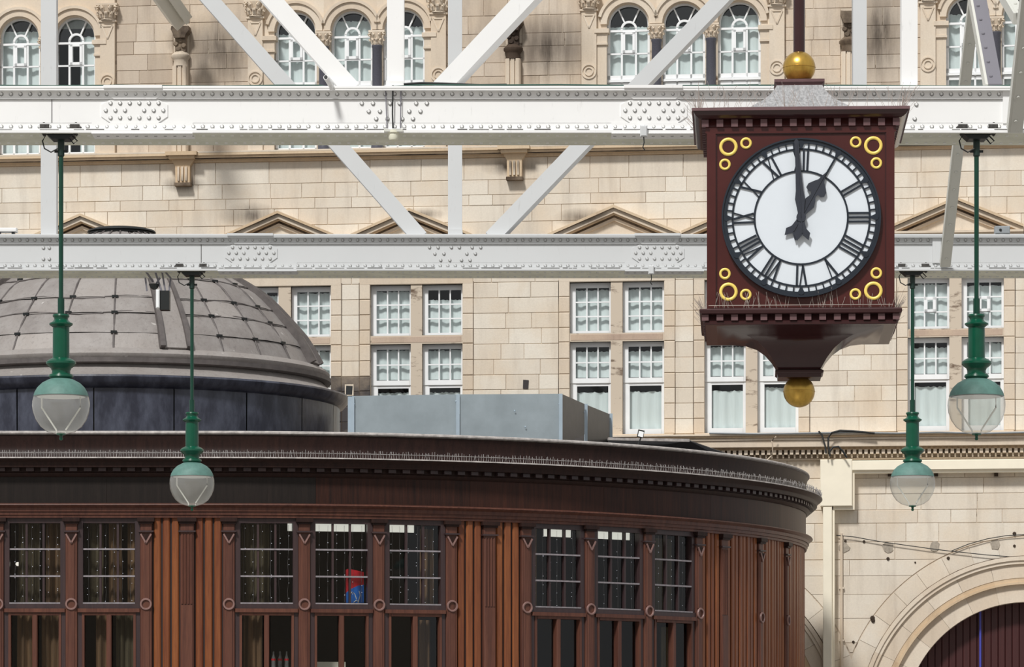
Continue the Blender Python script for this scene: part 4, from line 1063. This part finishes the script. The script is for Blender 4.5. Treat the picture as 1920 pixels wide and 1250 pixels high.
tr2 = [('diagonal', (788, 444), ext((788, 444), (396, 0), -300), .215, .16, .14), ('diagonal', (921, 444), ext((921, 444), (1348, 0), -300), .2, .5, .3),
       ('vertical', (853, 444), (853, -300), .19, .2, .16), ('vertical', (90, 444), (90, -300), .21, .2, .16), ('vertical', (1613, 444), (1613, -300), .185, .2, .16)]
G2, X2 = girder(D2_, 'farther darker riveted roof girder that the two smaller lamps hang from', 'iron2', -420, 2300, [471, 842 * 0 + 1234], cl2, tr2, [377])
mk('gusset_foot', MB().box(X1(724), X1(758), .0, .3, 8.885, 8.95), M['iron'], G1)
mk('gusset_foot', MB().box(X2(840), X2(867), .0, .3, 8.885, 8.96), M['iron2'], G2)
mk('pipe', MB().tube([(X1(723), -.02, 8.86), (X1(726), -.02, 8.43)], .006, 5), M['darkiron'], G1)
mk('pipe', MB().tube([(X1(752), -.02, 8.86), (X1(751), -.02, 8.43)], .006, 5), M['darkiron'], G1)
mk('pipe', MB().tube([(X1(737), -.03, 8.9), (X1(736), -.03, 8.6), (X1(737), -.03, 8.43)], .008, 5), M['cable'], G1)
# girders running in depth at the edge of the view: slanted lattice bars with riveted edge
def Xc(X, py, d): return (X, d, EYE + (HZ - py) / F * d)
def lattice(label, a, b, wd, dp, mat, up, riv=True):
    g = mk('lattice_bar', MB().bar(a, b, wd, dp, up), M[mat], None, label=label, category='brace')
    A, B = Vector(a), Vector(b); t = (B - A).normalized(); u = Vector(up); u = (u - t * u.dot(t)).normalized(); n = t.cross(u)
    mk('edge_angle', MB().bar(A + n * wd * .55 + u * dp * .3, B + n * wd * .55 + u * dp * .3, .04, dp * 1.5, up), M[mat if mat != 'darkiron' else 'greyiron'], g)
    L = (B - A).length; mb = MB(); k = .15
    while k < L:
        p = A + t * k + n * (wd * .62 if True else 0); mb.dome(tuple(p + u * -dp * .55 + n * -.06), .02, tuple(-u), 6); k += .3
    mk('rivet', mb, M[mat], g, kind='stuff')
XA = (1772 - 960) * D2_ / F
lattice('long slanted grey lattice bar running from the farther girder up past the nearer girder', Xc(XA, 497, D2_ - .12), Xc(XA, -160, 48.3), .115, .08, 'greyiron', (0, 1, .3))
XB = (1872 - 960) * D1_ / F
lattice('dark slanted riveted lattice bar standing on the nearer girder', Xc(XB, 164, D1_ + .3), Xc(XB, -160, D1_ + 3.2), .15, .09, 'darkiron', (0, 1, -.3))
XE = (1905 - 960) * (D1_ - .12) / F
lattice('grey lattice bar slanting up from the end of the nearer girder', Xc(XE, 244, D1_ - .12), Xc(XE, -160, D1_ - 1.9), .13, .1, 'greyiron', (0, 1, .3))
lattice('short grey lattice bar crossing the corner above the end of the nearer girder', Xc(XE, 31, 40.75), Xc(XE, -60, 43.2), .1, .08, 'greyiron', (0, 1, -.3))
# end plate of the nearer girder
mk('end_plate', MB().box(X1(1880), X1(1897), -.02, .015, 8.5, 8.86), M['iron'], G1)
mk('stiffener', MB().box(X2(1748), X2(1764), -.03, .015, 8.5, 8.86), M['iron2'], G2)
# cables and fittings on the girders
def gcab(label, pts, d, r, m):
    return mk('cable', MB().tube([P(x, y, d) for x, y in pts], r, 5), M[m], None, 60, label=label, category='cable')
gcab('green cable lying along the top of the nearer girder', [(-40, 160), (100, 161), (230, 160), (400, 162), (520, 160), (600, 160), (612, 163), (640, 164), (700, 164), (760, 161), (800, 159), (900, 160), (1050, 159), (1200, 161), (1400, 160), (1560, 160), (1700, 161), (1850, 162), (1900, 160)], D1_ - .05, .009, 'gcable')
gcab('thicker dark cable bundle on the nearer girder beside the middle vertical post', [(757, 158), (790, 156), (830, 157), (860, 158), (900, 160), (950, 159)], D1_ - .04, .014, 'cable')
cc = empty('security_camera', loc=P(612, 152, D1_ - .18), label='small white tubular security camera on top of the nearer girder', category='camera')
mk('housing', MB().tube([(0, -.12, .02), (.05, .1, -.04)], .028, 14), M['iron'], cc, 40)
mk('lens', MB().tube([(-.003, -.128, .022), (0, -.12, .02)], .02, 14), M['black'], cc)
mk('arm', MB().tube([(.02, 0, -.01), (.06, .05, -.09)], .012, 8), M['iron'], cc)
bl = empty('bulkhead_light', loc=P(738, 250, D1_ - .02), label='round cream bulkhead light under the nearer girder below the middle post', category='light')
mk('diffuser', MB().lathe([(.0, -.075), (.045, -.07), (.055, -.05), (.055, .0), (.07, .005), (.07, .03), (0, .03)], 0, .0, 16), M['cream2'], bl, 40)
mk('mounting_plate', MB().box(-.1, .1, -.06, .1, .01, .035), M['greyiron'], bl)
for (px, py, d, lab) in ((1207, 246, D1_ - .07, 'small white junction box on the lower edge of the nearer girder'), (1221, 506, D2_ - .07, 'small white junction box on the lower edge of the farther girder')):
    b = empty('junction_box', loc=P(px, py, d), label=lab, category='box')
    mk('housing', MB().cbox(-.038, .038, -.03, .03, -.06, .06, .012), M['iron2'], b)
    mk('lead', MB().tube([(0, 0, -.06), (.004, 0, -.12), (-.01, 0, -.17), (.012, 0, -.2)], .006, 5), M['cable'], b)
b = empty('control_box', loc=P(1879, 432, D2_ - .02), label='grey control box with a dark knob on top of the farther girder', category='box')
mk('housing', MB().cbox(-.1, .1, -.06, .08, -.05, .055, .01), M['grey'], b); mk('knob', MB().dome((-.03, -.062, .0), .02), M['black'], b); mk('foot', MB().box(-.1, -.04, -.05, .05, -.07, -.05).box(.03, .1, -.05, .05, -.07, -.05), M['black'], b)
b = empty('light_fitting', loc=P(14, 434, D2_ - .02), label='flat white light fitting on top of the farther girder', category='light')
mk('housing', MB().cbox(-.16, .13, -.06, .08, -.01, .045, .01), M['iron'], b); mk('foot', MB().box(-.13, -.09, -.04, .04, -.06, -.01).box(.06, .1, -.04, .04, -.06, -.01), M['black'], b)
sp = empty('loudspeaker', loc=P(303, 562, D2_ + .1), label='white and black loudspeaker box hanging under the farther girder', category='speaker')
mk('cabinet', MB().box(-.02, .11, -.06, .12, -.14, .12), M['black'], sp); mk('white_front', MB().cbox(-.07, -.02, -.09, .1, -.12, .13, .012), M['white'], sp)
mk('horn', MB().lathe([(.02, -.02), (.05, .0), (.075, .05), (.07, .055)], 0, 0, 12), M['black'], sp).location = (-.1, 0, .16)
mb = MB()
for p, q in (((.0, 0, .12), (-.1, .02, .42)), ((.05, 0, .12), (-.01, .05, .46)), ((.09, 0, .05), (.12, .05, .3)), ((-.1, .0, .18), (-.02, 0, .3)), ((.12, .05, .3), (-.02, .05, .46)), ((-.25, 0, .44), (-.12, .05, .25)), ((-.22, .0, .3), (-.2, 0, .12))): mb.tube([p, q], .014, 6)
mk('bracket', mb, M['darkiron'], sp)

# ------------------------------------------------------------------ hanging lamps
def make_lamp(px, d, label, tilt=0):
    s = F / d; x = (px - 960) / s
    L = empty('hanging_lamp', loc=(x, d, 0), label=label, category='lamp', group='globe lamps hanging from the girders')
    z0 = 5.225                                # bottom of the globe
    k = 1 / 177.0; Z = lambda y: z0 + (813 - y) * k
    zt = 8.375
    mk('canopy_plate', MB().prism([(-.15, zt + .02), (.15, zt + .02), (.09, zt - .035), (-.09, zt - .035)], -.12, .12).box(-.045, .045, -.05, .05, zt + .02, zt + .06), M['black'], L)
    for sx in (-1, 1):
        c = mk('girder_clamp', MB().bar((sx * .15, -.1, zt + .01), (sx * .21, -.1, zt + .10), .06, .06).box(sx * .16 - .05, sx * .16 + .05, -.14, -.04, zt + .07, zt + .115).tube([(sx * .17, -.1, zt), (sx * .17, -.1, zt + .14)], .012, 6), M['grime'], L)
    mk('cable_loop', MB().tube([(-.03, -.05, zt - .13), (-.1, -.06, zt - .17), (-.17, -.06, zt - .13), (-.19, -.06, zt - .05), (-.15, -.06, zt + .02)], .008, 6), M['cable'], L)
    mk('cable_loop', MB().tube([(.13, -.06, zt + .0), (.18, -.06, zt - .05), (.14, -.06, zt - .08), (.1, -.06, zt - .03)], .008, 6), M['cable'], L)
    mk('upper_sleeve', MB().lathe([(.036, zt), (.036, zt - .2), (.03, zt - .205)], 0, 0, 14), M['dkgreen'], L, 40)
    mk('sleeve_bolt', MB().box(-.07, .07, -.012, .012, zt - .165, zt - .14), M['black'], L)
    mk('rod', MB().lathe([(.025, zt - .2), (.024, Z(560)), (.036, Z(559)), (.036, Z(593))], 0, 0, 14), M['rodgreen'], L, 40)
    mk('collar', MB().lathe([(.0, Z(588)), (.085, Z(589)), (.09, Z(592)), (.075, Z(595.5)), (.075, Z(599)), (.095, Z(603)), (.125, Z(605.5)), (.125, Z(608)), (.095, Z(612))], 0, 0, 24), M['green'], L, 40)
    mk('body', MB().lathe([(.088, Z(611)), (.09, Z(672))], 0, 0, 24), M['green'], L, 40)
    mk('lower_collar', MB().lathe([(.095, Z(671)), (.13, Z(674)), (.158, Z(678)), (.16, Z(682)), (.14, Z(686)), (.108, Z(690)), (.098, Z(695)), (.1, Z(700)), (.125, Z(702)), (.132, Z(706)), (.115, Z(709)), (.1, Z(711))], 0, 0, 28), M['green'], L, 40)
    mk('cap', MB().lathe([(.09, Z(708.5)), (.13, Z(711)), (.2, Z(717.5)), (.25, Z(726)), (.28, Z(735)), (.293, Z(742.5)), (.285, Z(743))], 0, 0, 40), M['dustgreen'], L, 40)
    pr = [(.29, Z(742.5)), (.304, Z(752)), (.307, Z(760)), (.298, Z(773)), (.27, Z(787)), (.22, Z(800)), (.15, Z(809)), (.06, Z(813.5)), (.0, Z(814))]
    mk('globe', MB().lathe(pr, 0, 0, 48), M['globe'], L, 60)
    mk('reflector', MB().lathe([(.26, Z(744)), (.2, Z(741)), (0, Z(738))], 0, 0, 24), M['white'], L, 60)
    for sx in (-1, 1): mk('support_rod', MB().tube([(sx * .205, 0, Z(744)), (sx * .205, 0, Z(764)), (sx * .05, 0, Z(806)), (sx * .045, 0, Z(812))], .009, 8), M['wire'], L, 60)
    mk('finial', MB().lathe([(.05, Z(812)), (.05, Z(815)), (.02, Z(816)), (.014, Z(819)), (.02, Z(822)), (.014, Z(825)), (0, Z(825.5))], 0, 0, 14), M['green'], L, 40)
make_lamp(114.5, D1_ + .12, 'large green globe lamp hanging in front of the drum of the lead dome')
make_lamp(360, D2_ + .12, 'smaller green globe lamp hanging in front of the dark pavilion frieze')
make_lamp(1831, D1_ + .12, 'large green globe lamp hanging in front of a mullioned window beside the clock')
make_lamp(1711, D2_ + .12, 'smaller green globe lamp hanging in front of the cream portal frame')

# ------------------------------------------------------------------ four faced station clock
DC = 38.15; KS = F / DC; PSI = atan((1387 - 960) / F)
fx, fy = (1501 - 960) / KS, DC
B = .9164
CK = empty('station_clock', loc=(fx + sin(PSI) * B, fy + cos(PSI) * B, 0), rz=-PSI, label='large square maroon hanging clock with white Roman dial and gold balls', category='clock')
def zc(y, yl=-B): return EYE + (HZ - y) * (DC + (yl + B)) / F
def xq(px): return (px - 1501) / KS
def sq(prof, mat, name, sm=None):    # square lathe: (half, y at the front face of that half width)
    mb = MB(); vs_ = []; fs = []; m = len(prof)
    for cx, cy in ((-1, -1), (1, -1), (1, 1), (-1, 1)):
        for h, y in prof: vs_.append((cx * h, cy * h, zc(y, -h)))
    for i in range(4):
        j = (i + 1) % 4
        for k in range(m - 1): fs.append((i * m + k, j * m + k, j * m + k + 1, i * m + k + 1))
    fs.append(tuple(i * m for i in range(4))); fs.append(tuple(i * m + m - 1 for i in range(4)))
    return mk(name, mb.add(vs_, fs), M[mat], CK, sm)
ax = 0
mk('rod', MB().lathe([(.058, zc(110, 0)), (.058, zc(-120, 0))], 0, 0, 20), M['dkmaroon'], CK, 40)
def ball(cy_, r, name):
    z = zc(cy_, 0)
    o = mk(name, MB().lathe([(r * sin(pi * i / 20) + 1e-5, z + r * cos(pi * i / 20)) for i in range(21)], 0, 0, 36), M['gold'], CK, 60)
    mk('seam', MB().lathe([(r * 1.0, z + .006), (r * 1.018, z + .004), (r * 1.018, z - .004), (r, z - .006)], 0, 0, 36), M['gold'], o, 30)
ball(127, .164, 'upper_ball'); ball(734, .158, 'lower_ball')
sq([(.0, 147.5), (.25, 147.8), (.25, 153), (.235, 155), (.225, 160)], 'dustmaroon', 'cap_plate')
sq([(.222, 158), (.245, 166), (.29, 176), (.36, 186.5), (.46, 196), (.5, 201)], 'skirt', 'lead_skirt', 20)
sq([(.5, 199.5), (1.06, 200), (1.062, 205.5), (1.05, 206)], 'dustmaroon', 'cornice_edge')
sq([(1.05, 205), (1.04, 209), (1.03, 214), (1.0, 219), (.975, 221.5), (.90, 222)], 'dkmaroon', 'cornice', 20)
def dents(y0, y1, hout, hin, nm):
    for side in range(3):
        for i in range(14):
            t = (i - 6.5) * 27.45 / KS; w_ = 6.3 / KS
            if side == 0: bx = (t - w_, t + w_, -hout, -hin)
            elif side == 1: bx = (-hout, -hin, t - w_, t + w_)
            else: bx = (hin, hout, t - w_, t + w_)
            if side and i == 0: continue
            mk('dentil', MB().box(*bx, zc(y1, -hout), zc(y0, -hout)), M['dustmaroon'], CK)
dents(222.5, 236, .965, .9, 0)
sq([(.90, 221), (.925, 236), (.93, 238), (.93, 248), (.9164, 249)], 'maroon', 'bed_mould')
sq([(.90, 247), (.9164, 248), (.9164, 579), (.90, 580)], 'maroon', 'case')
# raised frame around the front panel, inset bevelled panel
zt_, zb_ = zc(249), zc(573)
fr = MB()
for x0, x1, z0, z1 in ((-.9164, xq(1342), zb_ - .05, zt_ + .01), (xq(1661), .9164, zb_ - .05, zt_ + .01), (xq(1342), xq(1661), zt_ - .004, zt_ + .01), (xq(1342), xq(1661), zb_ - .05, zb_)):
    fr.box(x0, x1, -B - .022, -B, z0, z1)
mk('panel_frame', fr, M['maroon'], CK)
mk('panel_bead', MB().box(xq(1342), xq(1344), -B - .014, -B, zb_, zt_).box(xq(1659), xq(1661), -B - .014, -B, zb_, zt_).box(xq(1342), xq(1661), -B - .014, -B, zt_ - .012, zt_ - .004).box(xq(1342), xq(1661), -B - .014, -B, zb_, zb_ + .01), M['dkmaroon'], CK)
# dial
cxd, czd = xq(1502), zc(409); px_ = 1 / KS
DI = mk('dial', MB().prism([(cxd + 146 * px_ * cos(2 * pi * i / 64), czd + 146 * px_ * sin(2 * pi * i / 64)) for i in range(64)], -B - .03, -B + .01), M['dial'], CK)
yd = -B - .03
def dring(nm, r0, r1, th, mat='dialblack', par=None):
    return mk(nm, MB().ring(cxd, czd, r0 * px_, r1 * px_, 0, 2 * pi, yd - th, yd + .002, 72), M[mat], par or DI)
dring('bezel', 139, 147.5, .016); mk('bezel_edge', MB().ring(cxd, czd, 146 * px_, 149 * px_, 0, 2 * pi, yd - .03, -B + .01, 72), M['dialblack'], DI)
dring('minute_ring', 126.5, 130, .01); dring('inner_ring', 85.5, 89, .01)
mb = MB()
def pol(r, a): return (cxd + r * px_ * sin(a), czd + r * px_ * cos(a))
for i in range(60):
    a = 2 * pi * i / 60; p, q = pol(129, a), pol(140, a)
    if i % 5: mb.bar((p[0], yd - .008, p[1]), (q[0], yd - .008, q[1]), 2.6 * px_, .016)
mk('minute_track', mb, M['dialblack'], DI, kind='stuff')
for i in range(12):
    a = 2 * pi * i / 12; pts = []
    for r, w_ in ((129, 1.8), (134, 3.5), (139, 6.0), (143, 4.5), (145, 0)):
        p = pol(r, a); pts.append((p[0] - w_ * px_ * cos(a), p[1] + w_ * px_ * sin(a)))
    for r, w_ in ((143, 4.5), (139, 6.0), (134, 3.5), (129, 1.8)):
        p = pol(r, a); pts.append((p[0] + w_ * px_ * cos(a), p[1] - w_ * px_ * sin(a)))
    mk('hour_marker', MB().prism(pts, yd - .022, yd + .002), M['dialblack'], DI)
ROM = {1: 'I', 2: 'II', 3: 'III', 4: 'IIII', 5: 'V', 6: 'VI', 7: 'VII', 8: 'VIII', 9: 'IX', 10: 'X', 11: 'XI', 12: 'XII'}
for h, txt in ROM.items():
    a = 2 * pi * h / 12; strokes = []; x = 0
    for ch in txt:
        if ch == 'I': strokes.append(((x + 2, 127), (x + 2, 88.5), 3.6)); x += 8
        elif ch == 'V': strokes += [((x + 1, 127), (x + 7, 88.5), 3.8), ((x + 13, 127), (x + 7, 88.5), 2.2)]; x += 17
        else: strokes += [((x + 1, 127), (x + 13, 88.5), 3.8), ((x + 13, 127), (x + 1, 88.5), 2.2)]; x += 18
    wd = x - 4; mb = MB()
    for (x0, r0), (x1, r1), w_ in strokes:
        pts = []
        for xx, r in ((x0 - wd / 2, r0), (x1 - wd / 2, r1)):
            f = r / 127.0 if txt not in 'IIII' else 1; f = .5 + .5 * f
            pts.append((cxd + px_ * (r * sin(a) + xx * f * cos(a)), yd - .008, czd + px_ * (r * cos(a) - xx * f * sin(a))))
        mb.bar(pts[0], pts[1], w_ * px_, .016)
    mk('numeral', mb, M['dialblack'], DI)
def hand(name, ang, out, y, ridge):
    a = radians(ang); pts = [(cxd + px_ * (r * sin(a) + x * cos(a)), czd + px_ * (r * cos(a) - x * sin(a))) for x, r in out]
    o = mk(name, MB().prism(pts, y - .012, y), M['hand'], CK)
    mb = MB(); (r0, r1) = ridge
    p = (cxd + px_ * r0 * sin(a), y - .012, czd + px_ * r0 * cos(a)); q = (cxd + px_ * r1 * sin(a), y - .012, czd + px_ * r1 * cos(a))
    mk('ridge', mb.bar(p, q, 2 * px_, .012), M['hand'], o)
tail = [(-6, -10), (-8, -22), (-15, -31), (-11, -44), (0, -33), (11, -44), (15, -31), (8, -22), (6, -10)]
spade = [(5, 10), (12, 28), (9, 38), (5, 46), (7, 52), (13, 50), (19, 54), (19, 62), (13, 70), (6, 78), (3, 88), (0, 96), (-3, 88), (-6, 78), (-13, 70), (-19, 62), (-19, 54), (-13, 50), (-7, 52), (-5, 46), (-9, 38), (-12, 28), (-5, 10)]
hand('hour_hand', 29, list(reversed(tail))[:] and [(-x, r) for x, r in tail] + list(reversed(spade)) if False else tail[::-1] + spade[::-1][::-1] if False else tail + spade, yd - .025, (-30, 92))
minute = [(6, 10), (8, 24), (9.5, 34), (7, 50), (5.2, 90), (4.2, 120), (4, 143), (0, 147), (-4, 143), (-4.2, 120), (-5.2, 90), (-7, 50), (-9.5, 34), (-8, 24), (-6, 10)]
hand('minute_hand', -3.6, tail + minute, yd - .042, (-30, 140))
mk('hub', MB().ring(cxd, czd, 0.0005, 9 * px_, 0, 2 * pi, yd - .06, yd, 20), M['hand'], CK)
# gold rings in the corners of the panel
def gring(px, py, r, tr):
    x0, z0 = xq(px), zc(py); vs_ = []; fs = []; k1, k2 = 28, 6
    for i in range(k1):
        for j in range(k2):
            a = 2 * pi * i / k1; b = 2 * pi * j / k2; rr = (r + tr * cos(b)) / KS
            vs_.append((x0 + rr * cos(a), -B - .003 - .012 * sin(b), z0 + rr * sin(a)))
    for i in range(k1):
        for j in range(k2): fs.append((i * k2 + j, ((i + 1) % k1) * k2 + j, ((i + 1) % k1) * k2 + (j + 1) % k2, i * k2 + (j + 1) % k2))
    mk('gold_ring', MB().add(vs_, fs), M['ringgold'], CK, 60)
for px, py, big in ((1366, 274, 1), (1399, 267.5, 0), (1359.5, 307, 0), (1637, 274, 1), (1604, 267.5, 0), (1642.5, 307, 0), (1366, 546, 1), (1359.5, 512, 0), (1398.5, 551.5, 0), (1637, 546, 1), (1642.5, 513, 0), (1603.5, 552, 0)):
    gring(px, py, 14.4 if big else 8.6, 3.0 if big else 2.4)
# lower cornice, bracket and foot
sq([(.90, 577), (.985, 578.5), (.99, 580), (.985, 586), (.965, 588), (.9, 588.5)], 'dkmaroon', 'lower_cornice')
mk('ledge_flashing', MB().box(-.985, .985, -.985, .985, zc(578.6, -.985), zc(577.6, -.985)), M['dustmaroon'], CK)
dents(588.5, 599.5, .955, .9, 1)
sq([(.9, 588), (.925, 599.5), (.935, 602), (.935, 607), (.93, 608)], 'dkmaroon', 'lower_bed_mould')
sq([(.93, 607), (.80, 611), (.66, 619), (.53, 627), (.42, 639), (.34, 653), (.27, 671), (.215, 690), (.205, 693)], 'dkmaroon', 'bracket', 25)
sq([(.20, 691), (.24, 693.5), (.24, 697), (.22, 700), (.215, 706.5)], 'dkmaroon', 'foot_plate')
# bird deterrent wires
mb = MB()
def wires(n, h0, yy, half, ln, sp):
    for side in range(3):
        for i in range(n):
            t = random.uniform(-half, half)
            p = [t, -half, 0] if side == 0 else ([-half, t, 0] if side == 1 else [half, t, 0])
            o = (0, -1) if side == 0 else ((-1, 0) if side == 1 else (1, 0))
            z = zc(yy, -half); l = ln * random.uniform(.6, 1.1); sx = random.uniform(-sp, sp); k = random.uniform(-.25, .75 if side else .2)
            q = (p[0] + o[0] * l * k + sx * l * (side == 0), p[1] + o[1] * l * k + sx * l * (side != 0), z + l * random.uniform(.55, 1))
            mb.bar((p[0], p[1], z), q, .0022, .0022, (.3, .5, .2))
wires(70, 0, 200, 1.0, .27, .5)
wires(70, 0, 577, .94, .2, .3)
for y_ in (571.5,): mb.bar((-.9, -.96, zc(y_, -.96)), (.9, -.96, zc(y_, -.96)), .005, .005)
mk('bird_spike', mb, M['spike'], CK, kind='stuff')
